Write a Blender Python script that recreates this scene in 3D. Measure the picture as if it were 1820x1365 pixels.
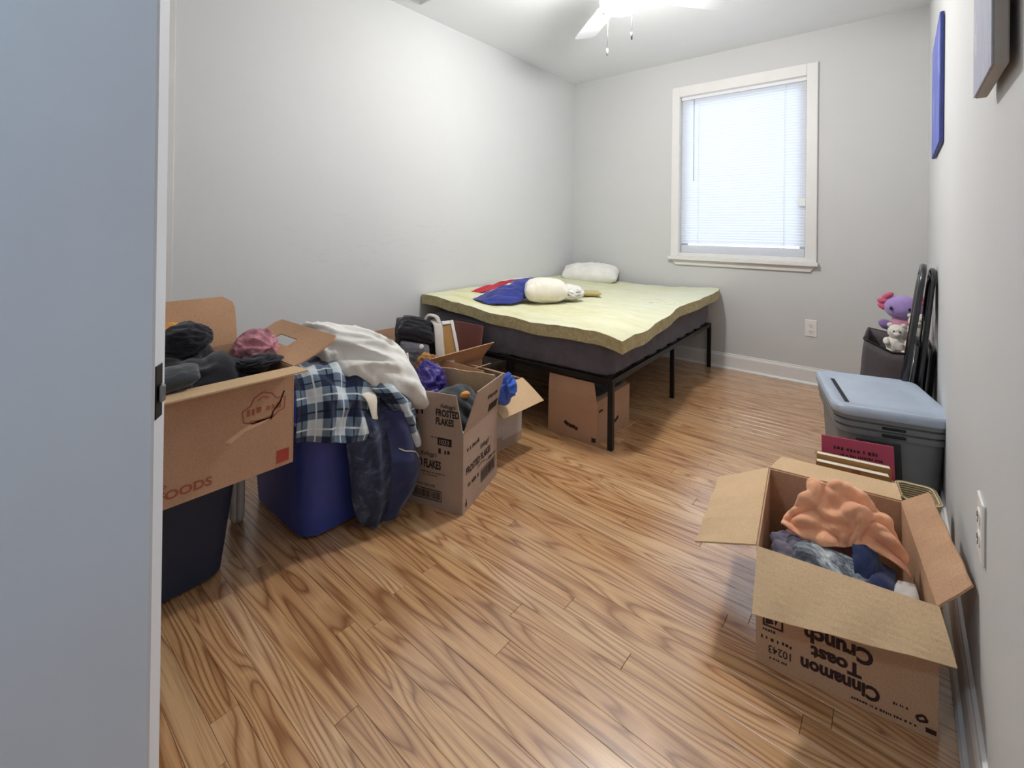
import bpy, bmesh, math, random
import numpy as np
from mathutils import Vector, Matrix

for o in list(bpy.data.objects): bpy.data.objects.remove(o)
S = bpy.context.scene
class mnoise:
    """gradient noise with a fixed table, so that every run folds the cloth the same way"""
    _r = random.Random(5); _p = list(range(256)); _r.shuffle(_p); _p = _p*2
    _g = [(1, 1, 0), (-1, 1, 0), (1, -1, 0), (-1, -1, 0), (1, 0, 1), (-1, 0, 1), (1, 0, -1), (-1, 0, -1), (0, 1, 1), (0, -1, 1), (0, 1, -1), (0, -1, -1), (1, 1, 0), (0, -1, 1), (-1, 1, 0), (0, -1, -1)]
    @staticmethod
    def noise(v):
        p, g = mnoise._p, mnoise._g; fx, fy, fz = math.floor(v[0]), math.floor(v[1]), math.floor(v[2]); x, y, z = v[0]-fx, v[1]-fy, v[2]-fz
        X, Y, Z = fx & 255, fy & 255, fz & 255; a = x*x*x*(x*(x*6-15)+10); b = y*y*y*(y*(y*6-15)+10); c = z*z*z*(z*(z*6-15)+10)
        def d(i, j, k):
            h = g[p[p[p[(X+i) & 255]+((Y+j) & 255)]+((Z+k) & 255)] & 15]; return h[0]*(x-i)+h[1]*(y-j)+h[2]*(z-k)
        l = lambda t, m, n: m+t*(n-m)
        return l(c, l(b, l(a, d(0, 0, 0), d(1, 0, 0)), l(a, d(0, 1, 0), d(1, 1, 0))), l(b, l(a, d(0, 0, 1), d(1, 0, 1)), l(a, d(0, 1, 1), d(1, 1, 1))))
    @staticmethod
    def noise_vector(v): return Vector((mnoise.noise(v), mnoise.noise((v[0]+31.4, v[1]+11.7, v[2]+5.2)), mnoise.noise((v[0]-17.3, v[1]+27.9, v[2]-41.6))))
    @staticmethod
    def fractal(v, h, lac, octs):
        s, a = 0, 1.0
        for k in range(octs): s += a*mnoise.noise((v[0]*lac**k, v[1]*lac**k, v[2]*lac**k)); a *= lac**-h
        return s
COL = S.collection
PI = math.pi

# ------------------------------------------------------------------ camera
CAM_H = 1.0503
yaw, pitch, roll = 0.698466535, 3.3705e-3, 1.19116e-2
Fv = Vector((-math.sin(yaw)*math.cos(pitch), math.cos(yaw)*math.cos(pitch), math.sin(pitch)))
R0 = Vector((math.cos(yaw), math.sin(yaw), 0)); U0 = R0.cross(Fv)
Rv = R0*math.cos(roll) + U0*math.sin(roll); Uv = -R0*math.sin(roll) + U0*math.cos(roll)
cd = bpy.data.cameras.new('camera'); cam = bpy.data.objects.new('camera', cd); COL.objects.link(cam)
M = Matrix.Identity(4)
for i in range(3):
    M[i][0] = Rv[i]; M[i][1] = Uv[i]; M[i][2] = -Fv[i]
M[2][3] = CAM_H
cam.matrix_world = M
cd.sensor_fit = 'HORIZONTAL'; cd.sensor_width = 36; cd.lens = 823.565/1820*36
cd.shift_y = -(682.5-403.36)/1820; cd.clip_start = .02
S.camera = cam

# ------------------------------------------------------------------ world, exposure
W = bpy.data.worlds.new('daylight'); S.world = W; W.use_nodes = True
bg = W.node_tree.nodes['Background']
bg.inputs[0].default_value = (.74, .86, 1.0, 1); bg.inputs[1].default_value = 1.12
S.view_settings.view_transform = 'Standard'; S.view_settings.look = 'None'
S.view_settings.gamma = 1; S.view_settings.use_curve_mapping = False
S.view_settings.exposure = 1.75
LAMP_POWER = 21.0          # watts of the bulb in the fan's globe
HALL_FILL_POWER = 19.0          # radiance of the unseen fill lamp added in the hall

# room dimensions (metres)
XL, XR, YB, YN, ZC = -2.406, .1232, 3.7826, -.50, 2.44

# ================================================================== materials
def lin(h):
    h = h.lstrip('#'); out = []
    for i in (0, 2, 4):
        c = int(h[i:i+2], 16)/255
        out.append(c/12.92 if c <= .04045 else ((c+.055)/1.055)**2.4)
    return tuple(out)+(1,)

class NT:
    def __init__(s, name):
        s.m = bpy.data.materials.new(name); s.m.use_nodes = True
        s.t = s.m.node_tree; s.b = s.t.nodes['Principled BSDF']
    def n(s, typ, **kw):
        nd = s.t.nodes.new(typ)
        for k, v in kw.items():
            if k[0] == '_': setattr(nd, k[1:], v)
            else:
                key = int(k[1:]) if k[0] == 'i' and k[1:].isdigit() else k.replace('__', ' ')
                nd.inputs[key].default_value = v
        return nd
    def l(s, a, b): s.t.links.new(a, b)
    def coord(s, which='Object', scale=(1, 1, 1)):
        tc = s.n('ShaderNodeTexCoord'); mp = s.n('ShaderNodeMapping'); mp.inputs['Scale'].default_value = scale
        s.l(tc.outputs[which], mp.inputs[0]); return mp.outputs[0]
    def noise(s, vec, scale, detail=4, rough=.55, dist=0):
        nd = s.n('ShaderNodeTexNoise'); nd.inputs['Scale'].default_value = scale
        nd.inputs['Detail'].default_value = detail; nd.inputs['Roughness'].default_value = rough
        nd.inputs['Distortion'].default_value = dist
        s.l(vec, nd.inputs['Vector']); return nd.outputs['Fac']
    def ramp(s, fac, stops):
        r = s.n('ShaderNodeValToRGB'); e = r.color_ramp.elements
        while len(e) < len(stops): e.new(.5)
        for el, (p, c) in zip(e, stops):
            el.position = p; el.color = c if len(c) == 4 else tuple(c)+(1,)
        s.l(fac, r.inputs[0]); return r.outputs[0]
    def mix(s, fac, a, b, mode='MIX'):
        m = s.n('ShaderNodeMix', _data_type='RGBA', _blend_type=mode)
        for v, sk in ((fac, m.inputs[0]), (a, m.inputs[6]), (b, m.inputs[7])):
            if hasattr(v, 'links'): s.l(v, sk)
            else: sk.default_value = v
        return m.outputs[2]
    def math(s, op, a, b=None, c=None):
        m = s.n('ShaderNodeMath', _operation=op)
        for i, v in enumerate((a, b, c)):
            if v is None: continue
            if hasattr(v, 'links'): s.l(v, m.inputs[i])
            else: m.inputs[i].default_value = v
        return m.outputs[0]
    def bump(s, h, strength=.3, dist=.002):
        b = s.n('ShaderNodeBump'); b.inputs['Strength'].default_value = strength; b.inputs['Distance'].default_value = dist
        s.l(h, b.inputs['Height']); s.l(b.outputs[0], s.b.inputs['Normal'])
    def color(s, c):
        if hasattr(c, 'links'): s.l(c, s.b.inputs['Base Color'])
        else: s.b.inputs['Base Color'].default_value = c
    def set(s, **kw):
        for k, v in kw.items(): s.b.inputs[k.replace('_', ' ')].default_value = v
        return s

def simple(name, hexc, rough=.6, var=.08, nscale=12, bump=0, bscale=60, metallic=0, spec=.4, coat=0, sheen=0, dist=.002):
    t = NT(name); v = t.coord()
    c = lin(hexc)
    lo = tuple(max(0, x*(1-var*2)) for x in c[:3])+(1,); hi = tuple(min(1, x*(1+var*2)) for x in c[:3])+(1,)
    f = t.noise(v, nscale, 5, .6)
    t.color(t.ramp(f, [(.25, lo), (.75, hi)]))
    t.set(Roughness=rough, Metallic=metallic); t.b.inputs['Specular IOR Level'].default_value = spec
    if coat: t.b.inputs['Coat Weight'].default_value = coat
    if sheen: t.b.inputs['Sheen Weight'].default_value = sheen
    if bump: t.bump(t.noise(v, bscale, 4, .6), bump, dist)
    return t.m

MT = {}
def fabric(name, hexc, var=.12, scale=9, weave=420, sheen=.25, rough=.9, bump=.35):
    t = NT(name); v = t.coord(); c = lin(hexc)
    lo = tuple(x*(1-var*2.2) for x in c[:3])+(1,); hi = tuple(min(1, x*(1+var*1.6)) for x in c[:3])+(1,)
    f = t.noise(v, scale, 6, .65)
    t.color(t.ramp(f, [(.28, lo), (.72, hi)]))
    t.set(Roughness=rough); t.b.inputs['Sheen Weight'].default_value = sheen; t.b.inputs['Specular IOR Level'].default_value = .15
    w = t.noise(v, weave, 2, .5); cr = t.noise(v, 38, 5, .7, .6)
    t.bump(t.math('ADD', t.math('MULTIPLY', w, .35), cr), bump, .004)
    return t.m

def cardboard(name, hexc):
    t = NT(name); v = t.coord(); c = lin(hexc)
    f = t.noise(v, 5, 6, .7); fl = t.noise(t.coord(scale=(1, 1, 1)), 260, 3, .7)
    base = t.ramp(f, [(.2, tuple(x*.86 for x in c[:3])), (.5, c[:3]), (.85, tuple(min(1, x*1.12) for x in c[:3]))])
    spk = t.ramp(fl, [(.3, (.82, .80, .78)), (.55, (1, 1, 1))])
    t.color(t.mix(1.0, base, spk, 'MULTIPLY')); t.set(Roughness=.82); t.b.inputs['Specular IOR Level'].default_value = .2
    cw = t.noise(t.coord(scale=(1, 1, .06)), 150, 2, .5)
    t.bump(t.math('ADD', t.math('MULTIPLY', cw, .35), t.noise(v, 14, 4, .6)), .3, .002)
    return t.m

def wall_mat(name, hexc, smudge=False, bumpy=.12):
    t = NT(name); v = t.coord(); c = lin(hexc)
    f = t.noise(v, 1.6, 5, .6)
    col = t.ramp(f, [(.2, tuple(x*.965 for x in c[:3])), (.8, tuple(min(1, x*1.02) for x in c[:3]))])
    if smudge:      # hand-height scuffs left by furniture
        sep = t.n('ShaderNodeSeparateXYZ'); t.l(v, sep.inputs[0])
        band = t.math('MULTIPLY', t.math('SMOOTH_MIN', t.math('GREATER_THAN', sep.outputs[2], .80), t.math('LESS_THAN', sep.outputs[2], 1.12), .1),
                      t.math('MULTIPLY', t.math('GREATER_THAN', sep.outputs[1], 1.05), t.math('LESS_THAN', sep.outputs[1], 2.35)))
        nz = t.noise(t.coord(scale=(1, 1.3, 7)), 4.2, 4, .7, 1.5)
        m = t.math('MULTIPLY', band, t.ramp(nz, [(.605, (0, 0, 0)), (.63, (1, 1, 1)), (.655, (0, 0, 0))]))
        col = t.mix(t.math('MULTIPLY', m, .15), col, (.25, .24, .24, 1))
    t.color(col); t.set(Roughness=.62); t.b.inputs['Specular IOR Level'].default_value = .3
    t.bump(t.noise(v, 240, 3, .6), bumpy, .0012)
    return t.m

def oak():
    t = NT('oak_floor')
    tc = t.n('ShaderNodeTexCoord'); oi = t.n('ShaderNodeObjectInfo')
    rnd = oi.outputs['Random']
    comb = t.n('ShaderNodeCombineXYZ')
    t.l(t.math('MULTIPLY', rnd, 37.0), comb.inputs[0]); t.l(t.math('MULTIPLY', rnd, 91.0), comb.inputs[1]); t.l(t.math('MULTIPLY', rnd, 13.0), comb.inputs[2])
    def vec(scale):
        mp = t.n('ShaderNodeVectorMath', _operation='MULTIPLY'); mp.inputs[1].default_value = scale
        t.l(tc.outputs['Object'], mp.inputs[0])
        ad = t.n('ShaderNodeVectorMath', _operation='ADD'); t.l(mp.outputs[0], ad.inputs[0]); t.l(comb.outputs[0], ad.inputs[1])
        return ad.outputs[0]
    field = t.noise(vec((.9, 8.5, 1)), 1.0, 2.0, .42, .5)
    rings = t.math('FRACT', t.math('MULTIPLY', field, 15.0))
    line = t.ramp(rings, [(0, (.10, .10, .10)), (.12, (.55, .55, .55)), (.45, (1, 1, 1)), (.82, (.72, .72, .72)), (.97, (.08, .08, .08))])
    fine = t.noise(vec((5, 190, 1)), 1.0, 3, .6)
    base = t.ramp(rnd, [(0, lin('#d9a876')), (.3, lin('#e2b582')), (.6, lin('#dbac7e')), (.85, lin('#e9c294')), (1, lin('#d0a070'))])
    dark = t.ramp(rnd, [(0, lin('#935f34')), (1, lin('#a36d40'))])
    col = t.mix(line, dark, base)
    pores = t.ramp(fine, [(.36, (.70, .62, .55)), (.52, (1, 1, 1))])
    col = t.mix(.75, col, pores, 'MULTIPLY')
    big = t.noise(vec((1.5, 3, 1)), 1.2, 3, .5)
    col = t.mix(1.0, col, t.ramp(big, [(.3, (.90, .88, .86)), (.7, (1.06, 1.06, 1.06))]), 'MULTIPLY')
    t.color(col)
    rg = t.ramp(t.noise(t.coord('Object'), 9, 4, .6), [(.3, (.27, .27, .27)), (.7, (.40, .40, .40))])
    t.l(rg, t.b.inputs['Roughness']); t.b.inputs['Specular IOR Level'].default_value = .55
    t.b.inputs['Coat Weight'].default_value = 1.0; t.b.inputs['Coat Roughness'].default_value = .2; t.b.inputs['Coat IOR'].default_value = 1.6
    t.bump(t.math('ADD', t.math('MULTIPLY', line, .5), fine), .12, .0008)
    return t.m

def plaid():
    t = NT('plaid_flannel'); uv = t.coord('UV'); sep = t.n('ShaderNodeSeparateXYZ'); t.l(uv, sep.inputs[0])
    def stripes(sock, n):
        p = t.math('FRACT', t.math('MULTIPLY', sock, n))
        wide = t.ramp(p, [(0, (0, 0, 0)), (.46, (0, 0, 0)), (.48, (1, 1, 1)), (.95, (1, 1, 1)), (.97, (0, 0, 0))])
        p2 = t.math('FRACT', t.math('ADD', t.math('MULTIPLY', sock, n), .77))
        thin = t.ramp(p2, [(0, (1, 1, 1)), (.055, (1, 1, 1)), (.06, (0, 0, 0))])
        p3 = t.math('FRACT', t.math('ADD', t.math('MULTIPLY', sock, n), .28))
        thin2 = t.ramp(p3, [(0, (1, 1, 1)), (.05, (1, 1, 1)), (.055, (0, 0, 0))])
        return wide, thin, thin2
    w1, a1, b1 = stripes(sep.outputs[0], 5.5); w2, a2, b2 = stripes(sep.outputs[1], 6.5)
    s = t.math('MULTIPLY', t.math('ADD', w1, w2), .5)
    col = t.ramp(s, [(0, lin('#232c45')), (.5, lin('#66788c')), (1, lin('#c9d6de'))])
    col = t.mix(t.math('MULTIPLY', t.math('MAXIMUM', a1, a2), .9), col, lin('#1a2036'))
    col = t.mix(t.math('MULTIPLY', t.math('MAXIMUM', b1, b2), .75), col, lin('#dfe8ec'))
    t.color(col); t.set(Roughness=.92); t.b.inputs['Sheen Weight'].default_value = .3; t.b.inputs['Specular IOR Level'].default_value = .1
    t.bump(t.noise(t.coord(), 40, 5, .7), .3, .004)
    return t.m

def tiedye():
    t = NT('tie_dye'); v = t.coord(); f = t.noise(v, 13, 7, .72, 2.2)
    t.color(t.ramp(f, [(.3, lin('#2b2f38')), (.45, lin('#555b66')), (.56, lin('#9aa3a8')), (.7, lin('#d8dcdc'))]))
    t.set(Roughness=.9); t.b.inputs['Sheen Weight'].default_value = .2; t.bump(t.noise(v, 60, 4, .7), .4, .004); return t.m

def foam_mat():
    t = NT('egg_crate_foam'); v = t.coord()
    f = t.noise(t.coord(scale=(.9, 2.6, 1)), 5, 6, .62, .7); g = t.noise(v, 1.1, 3, .5)
    c1 = t.ramp(f, [(.25, lin('#cfcb98')), (.5, lin('#dedcb4')), (.75, lin('#e5e7d0'))])
    col = t.mix(t.ramp(g, [(.35, (0, 0, 0)), (.7, (.6, .6, .6))]), c1, lin('#dde3d6'))
    dv = t.n('ShaderNodeVectorMath', _operation='DISTANCE'); t.l(v, dv.inputs[0]); dv.inputs[1].default_value = (-.10, .90, .59)
    near = t.ramp(dv.outputs['Value'], [(.05, (1, 1, 1)), (.13, (0, 0, 0))]); sp_ = t.ramp(t.noise(t.coord(scale=(1, 2.2, 1)), 17, 4, .6, 1.2), [(.55, (0, 0, 0)), (.60, (1, 1, 1))])
    col = t.mix(t.math('MULTIPLY', t.math('MULTIPLY', near, sp_), .8), col, lin('#8f9a50'))
    t.color(col); t.set(Roughness=.95); t.b.inputs['Specular IOR Level'].default_value = .1
    t.bump(t.math('ADD', t.noise(v, 22, 4, .6), t.math('MULTIPLY', t.noise(v, 180, 2, .5), .4)), .45, .006); return t.m

def foam_side():
    t = NT('foam_cut_edge'); v = t.coord(); f = t.noise(v, 26, 5, .65, 1.2)
    t.color(t.ramp(f, [(.3, lin('#a89a6c')), (.55, lin('#c3b78c')), (.75, lin('#d4cca6'))])); t.set(Roughness=.95)
    t.bump(t.noise(v, 90, 4, .6), .6, .006); return t.m

def denim(name, a, b):
    t = NT(name); v = t.coord(); f = t.noise(v, 16, 7, .7, .8)
    t.color(t.ramp(f, [(.32, lin(a)), (.52, lin(b)), (.72, lin('#6f7b90'))])); t.set(Roughness=.9)
    t.b.inputs['Sheen Weight'].default_value = .15; t.bump(t.noise(v, 300, 3, .6), .3, .002); return t.m

def paint_art(name, cols, scale, stretch):
    t = NT(name); f = t.noise(t.coord(scale=stretch), scale, 6, .6, 1.6)
    n = len(cols); t.color(t.ramp(f, [(.25+.5*i/(n-1), lin(c)) for i, c in enumerate(cols)])); t.set(Roughness=.6)
    t.bump(f, .4, .004); return t.m

def slat_mat():
    t = NT('blind_vinyl'); t.color(lin('#f2f3f6')); t.set(Roughness=.45)
    tr = t.n('ShaderNodeBsdfTranslucent'); tr.inputs[0].default_value = lin('#eef1fa'); mx = t.n('ShaderNodeMixShader'); mx.inputs[0].default_value = .40
    out = t.t.nodes['Material Output']; t.l(t.b.outputs[0], mx.inputs[1]); t.l(tr.outputs[0], mx.inputs[2]); t.l(mx.outputs[0], out.inputs[0]); return t.m

def glass_mat():
    t = NT('window_glass'); out = t.t.nodes['Material Output']
    tr = t.n('ShaderNodeBsdfTransparent'); tr.inputs[0].default_value = (.96, .98, .98, 1); gl = t.n('ShaderNodeBsdfGlossy'); gl.inputs['Roughness'].default_value = .02
    fr = t.n('ShaderNodeFresnel'); mx = t.n('ShaderNodeMixShader'); t.l(fr.outputs[0], mx.inputs[0]); t.l(tr.outputs[0], mx.inputs[1]); t.l(gl.outputs[0], mx.inputs[2]); t.l(mx.outputs[0], out.inputs[0]); return t.m

def emit(name, col, power):
    t = NT(name); t.color(lin('#fff8ee')); t.b.inputs['Emission Color'].default_value = col; t.b.inputs['Emission Strength'].default_value = power; return t.m

def frosted(name, col, power):
    t = NT(name); out = t.t.nodes['Material Output']; tr = t.n('ShaderNodeBsdfTransparent'); em = t.n('ShaderNodeEmission')
    em.inputs[0].default_value = col; em.inputs[1].default_value = power; mx = t.n('ShaderNodeMixShader'); mx.inputs[0].default_value = .25
    t.l(tr.outputs[0], mx.inputs[1]); t.l(em.outputs[0], mx.inputs[2]); t.l(mx.outputs[0], out.inputs[0]); return t.m

def plastic_film(name, hexc, alpha):
    t = NT(name); t.color(lin(hexc)); t.set(Roughness=.18); t.b.inputs['Alpha'].default_value = alpha; t.b.inputs['Coat Weight'].default_value = .5
    t.bump(t.noise(t.coord(), 45, 5, .7, 1), .8, .006); return t.m

def wicker():
    t = NT('wicker'); v = t.coord(); a = t.n('ShaderNodeTexWave', _wave_type='BANDS', _bands_direction='Z'); a.inputs['Scale'].default_value = 45; t.l(v, a.inputs[0])
    t.color(t.ramp(a.outputs[0], [(.1, lin('#8a7350')), (.6, lin('#d8c8a2'))])); t.set(Roughness=.7); t.bump(a.outputs[0], .6, .004); return t.m

M_ = dict(
 wall=wall_mat('wall_paint', '#d3d4d4'), wall_l=wall_mat('wall_paint_scuffed', '#d6d8d9', True), ceil=wall_mat('ceiling_paint', '#eff2f5'),
 trim=simple('trim_paint', '#e9e8e6', .4, .015, 6), door=simple('door_paint', '#dfe4ec', .45, .02, 3, .08, 30), casing=simple('casing_paint', '#d9d9d8', .5, .02),
 oak=oak(), subfloor=simple('floor_joint', '#3a2615', .8), card=cardboard('cardboard', '#c9a180'), card2=cardboard('cardboard_grey', '#b9a394'),
 card3=cardboard('cardboard_warm', '#c39c80'), card4=cardboard('cardboard_light', '#d8b892'), white_card=cardboard('cardboard_white', '#cfc9c4'),
 ink=simple('print_black', '#2c2323', .8, .05), inkbrown=simple('print_dark_brown', '#3b2420', .8, .05), inkred=simple('print_red', '#b0463f', .8, .05), inkredish=simple('print_faded_red', '#a9604c', .85, .1),
 torn=simple('torn_paper', '#d8b393', .9, .06), tape=simple('tape_clear', '#c9a683', .25, .03, coat=.4),
 blackmetal=simple('black_metal', '#17161a', .42, .1, metallic=.3, spec=.5), chair=simple('chair_black_enamel', '#1c1c22', .22, .08, spec=.6, coat=.6), vinyl=simple('black_vinyl', '#1e1c1f', .4, .1, bump=.3, bscale=90),
 spring=fabric('charcoal_ticking', '#625f69', .12, 14, 300, .15), foam=foam_mat(), foamside=foam_side(),
 tote_navy=simple('navy_plastic', '#2b3650', .5, .1, 8, .25, 160), tote_blue=simple('blue_plastic', '#3c4c9e', .42, .07, 6, .12, 120), tote_grey=simple('grey_plastic', '#808385', .5, .05, 8, .12, 200), tote_lid=simple('grey_blue_lid', '#b3bfd0', .34, .04, 8, .08, 160), slot=simple('slot_dark', '#1d1c1e', .6),
 plaid=plaid(), tiedye=tiedye(), denim=denim('dark_denim', '#23283f', '#3a4462'), denim2=fabric('navy_cotton', '#27345c', .15), jacketlining=fabric('jacket_lining', '#343a60', .14),
 white=fabric('white_cotton', '#ecebe6', .05, 7, 500, .15, .85, .3), cream=fabric('cream_cotton', '#efe9dc', .05, 7, 500, .15), orange=fabric('peach_cotton', '#f6b18a', .10, 9, 500, .3), maroon=fabric('maroon_cotton', '#7c4548', .12), greyc=fabric('grey_jersey', '#7d7887', .16, 14), lightgrey=fabric('light_grey_jersey', '#c9c3bd', .08),
 black=fabric('black_cotton', '#26252c', .2, 12, 420, .3), black2=fabric('charcoal_fleece', '#3a3f44', .15, 12, 420, .4), pink=fabric('pink_floral', '#cf8f9c', .3, 26), red=fabric('red_cotton', '#c2394a', .08), blue=fabric('blue_cotton', '#36408c', .1), bright=fabric('bright_blue_nylon', '#3f63c4', .15, 14, 400, .1, .5), tanc=fabric('tan_suede', '#c1b17b', .08),
 purple_bag=plastic_film('purple_plastic', '#4a3a9a', .93), clear=plastic_film('clear_plastic', '#e8edf2', .35), orangepatch=simple('orange_patch', '#e2a155', .7),
 whitepaint=simple('white_painted_wood', '#e8e4df', .45, .04, 20), redboard=simple('dark_red_board', '#84524c', .6, .06), greymesh=fabric('grey_mesh', '#6f7079', .12, 40),
 redfolder=simple('red_folder', '#b3475f', .45, .05), blackfolder=simple('black_folder', '#222226', .5), page=simple('page_edges', '#e7dfd0', .8, .05, 40), kraft=simple('kraft_cover', '#a67b46', .7, .08), tanstrip=simple('cloth_tape', '#9a5c33', .7),
 wicker=wicker(), binfab=fabric('taupe_bin_fabric', '#6a6265', .08, 6, 260, .1), plum=fabric('purple_plush', '#a68dc9', .08, 18, 200, .6), plumdark=fabric('dark_purple_plush', '#83699f', .08, 18, 200, .6), gill=fabric('pink_satin', '#d0607f', .12, 18, 200, .5, .45), belly=fabric('pink_plush', '#d493ae', .08, 18, 200, .6), wplush=fabric('white_plush', '#ece4da', .07, 30, 200, .6, .95, .8), eye=simple('glossy_black', '#17131c', .1, coat=1),
 art_blue=paint_art('blue_canvas_paint', ['#3a489c', '#5562b8', '#6f78c4', '#aeb3d8'], 3, (1, 5, 1)), art_side=simple('canvas_edge', '#b3aca4', .8, .06), art_grey=paint_art('grey_canvas_paint', ['#8f94a6', '#a9b0c4', '#b7b2c4', '#d9dde4'], 7, (1, 3, 1)), art_blue_side=simple('blue_canvas_edge', '#36417f', .6),
 slat=slat_mat(), glass=glass_mat(), cord=simple('blind_cord', '#f3f3f5', .5), wand=simple('clear_wand', '#b9bfd8', .2, spec=.6), sash=simple('sash_vinyl', '#eef1f6', .4, .01), cover=simple('outlet_plate', '#f0eeea', .35, .01), chrome=simple('brushed_metal', '#8b8d92', .3, .05, metallic=.9), darkbrass=simple('dark_bronze', '#2d2624', .4, .1, metallic=.6),
 fanwhite=simple('fan_white', '#d9dce2', .45, .02), globe=frosted('lamp_globe', (1.0, .965, .92, 1), 16.0), hall=emit('hall_fill_glow', (.62, .80, 1.0, 1), HALL_FILL_POWER), vent=simple('vent_metal', '#c9cbcb', .5), ventdark=simple('vent_dark', '#55585a', .7))

# ================================================================== mesh helpers
def link(o, parent=None):
    COL.objects.link(o)
    if parent: o.parent = parent
    return o
def tag(o, label, cat, group=None):
    o['label'] = label; o['category'] = cat
    if group: o['group'] = group
    return o
def struct(o): o['kind'] = 'structure'; return o
def thing(name, label, cat, loc=(0, 0, 0), rz=0, group=None):
    o = bpy.data.objects.new(name, None); o.empty_display_size = .05; COL.objects.link(o)
    o.location = loc; o.rotation_euler = (0, 0, rz); return tag(o, label, cat, group)
def mesh(name, verts, faces, mat, parent=None, smooth=False, uvs=None):
    me = bpy.data.meshes.new(name); me.from_pydata([tuple(map(float, v)) for v in verts], [], [tuple(map(int, f)) for f in faces]); me.update()
    bm = bmesh.new(); bm.from_mesh(me); bmesh.ops.recalc_face_normals(bm, faces=bm.faces); bm.to_mesh(me); bm.free()
    if smooth:
        for p in me.polygons: p.use_smooth = True
    if uvs is not None:
        ul = me.uv_layers.new(name='UVMap')
        for lp in me.loops: ul.data[lp.index].uv = uvs[lp.vertex_index]
    me.materials.append(M_[mat] if isinstance(mat, str) else mat)
    return link(bpy.data.objects.new(name, me), parent)
def boxes(name, specs, mat, parent=None, bevel=.002):
    """one mesh from boxes given as ((x0,y0,z0),(x1,y1,z1))"""
    bm = bmesh.new()
    for a, b in specs:
        r = bmesh.ops.create_cube(bm, size=1)
        for v in r['verts']:
            v.co = Vector([(a[i]+b[i])/2 + v.co[i]*(b[i]-a[i]) for i in range(3)])
    if bevel: bmesh.ops.bevel(bm, geom=bm.edges[:], offset=bevel, segments=1, affect='EDGES', profile=.5)
    me = bpy.data.meshes.new(name); bm.to_mesh(me); bm.free(); me.materials.append(M_[mat])
    return link(bpy.data.objects.new(name, me), parent)
def box(name, a, b, mat, parent=None, bevel=.002): return boxes(name, [(a, b)], mat, parent, bevel)

def tube(name, pts, r, mat, parent=None, n=10, cap=True, flat=None, spline=0):
    """tube along points; r a number or a list; flat=(a,b) scales the section"""
    P = [Vector(p) for p in pts]
    R = list(r) if hasattr(r, '__len__') else [r]*len(P)
    if spline:
        Q = []; RR = []
        for i in range(len(P)-1):
            p0, p1, p2, p3 = P[max(0, i-1)], P[i], P[i+1], P[min(len(P)-1, i+2)]
            for k in range(spline):
                t = k/spline
                Q.append(.5*((2*p1)+(-p0+p2)*t+(2*p0-5*p1+4*p2-p3)*t*t+(-p0+3*p1-3*p2+p3)*t**3)); RR.append(R[i]*(1-t)+R[i+1]*t)
        Q.append(P[-1]); RR.append(R[-1]); P, R = Q, RR
    vs = []; fs = []
    prev = None
    for i, p in enumerate(P):
        d = (P[min(i+1, len(P)-1)]-P[max(0, i-1)]).normalized()
        if prev is None:
            up = Vector((0, 0, 1)) if abs(d.z) < .9 else Vector((0, 1, 0))
            a = d.cross(up).normalized()
        else: a = (prev - d*prev.dot(d)).normalized()
        prev = a; b = d.cross(a)
        for k in range(n):
            an = 2*PI*k/n; fa, fb = flat or (1, 1)
            vs.append(p + R[i]*(a*math.cos(an)*fa + b*math.sin(an)*fb))
    for i in range(len(P)-1):
        for k in range(n): fs.append((i*n+k, i*n+(k+1) % n, (i+1)*n+(k+1) % n, (i+1)*n+k))
    if cap: fs += [tuple(range(n))[::-1], tuple(range((len(P)-1)*n, len(P)*n))]
    return mesh(name, vs, fs, mat, parent, True)

def lathe(name, prof, mat, parent=None, n=32, loc=(0, 0, 0)):
    vs = []; fs = []
    for r, z in prof:
        for k in range(n): vs.append((loc[0]+r*math.cos(2*PI*k/n), loc[1]+r*math.sin(2*PI*k/n), loc[2]+z))
    m = len(prof)
    for i in range(m-1):
        for k in range(n): fs.append((i*n+k, i*n+(k+1) % n, (i+1)*n+(k+1) % n, (i+1)*n+k))
    if prof[0][0] > 1e-6: fs.append(tuple(range(n))[::-1])
    if prof[-1][0] > 1e-6: fs.append(tuple(range((m-1)*n, m*n)))
    o = mesh(name, vs, fs, mat, parent, True); o.data.materials
    bm = bmesh.new(); bm.from_mesh(o.data); bmesh.ops.remove_doubles(bm, verts=bm.verts, dist=1e-6); bm.to_mesh(o.data); bm.free()
    return o

def rring(hx, hy, r, z, seg=6, cx=0, cy=0):
    out = []
    for q, (sx, sy) in enumerate(((1, 1), (-1, 1), (-1, -1), (1, -1))):
        for k in range(seg+1):
            a = PI/2*q + PI/2*k/seg
            out.append((cx+sx*(hx-r)+r*math.cos(a), cy+sy*(hy-r)+r*math.sin(a), z))
    return out
def loft(name, secs, mat, parent=None, cap0=True, cap1=True, smooth=True, seg=6):
    """rounded-rectangle rings (hx, hy, radius, z) skinned in order"""
    vs = []; n = 4*(seg+1); fs = []
    for s in secs: vs += rring(s[0], s[1], s[2], s[3], seg)
    for i in range(len(secs)-1):
        for k in range(n): fs.append((i*n+k, i*n+(k+1) % n, (i+1)*n+(k+1) % n, (i+1)*n+k))
    if cap0: fs.append(tuple(range(n))[::-1])
    if cap1: fs.append(tuple(range((len(secs)-1)*n, len(secs)*n)))
    o = mesh(name, vs, fs, mat, parent, smooth)
    if smooth: sharp(o, 40)
    return o
def sharp(o, deg):
    bm = bmesh.new(); bm.from_mesh(o.data)
    for e in bm.edges:
        if len(e.link_faces) == 2 and e.calc_face_angle(0) > math.radians(deg): e.smooth = False
    bm.to_mesh(o.data); bm.free()

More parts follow.
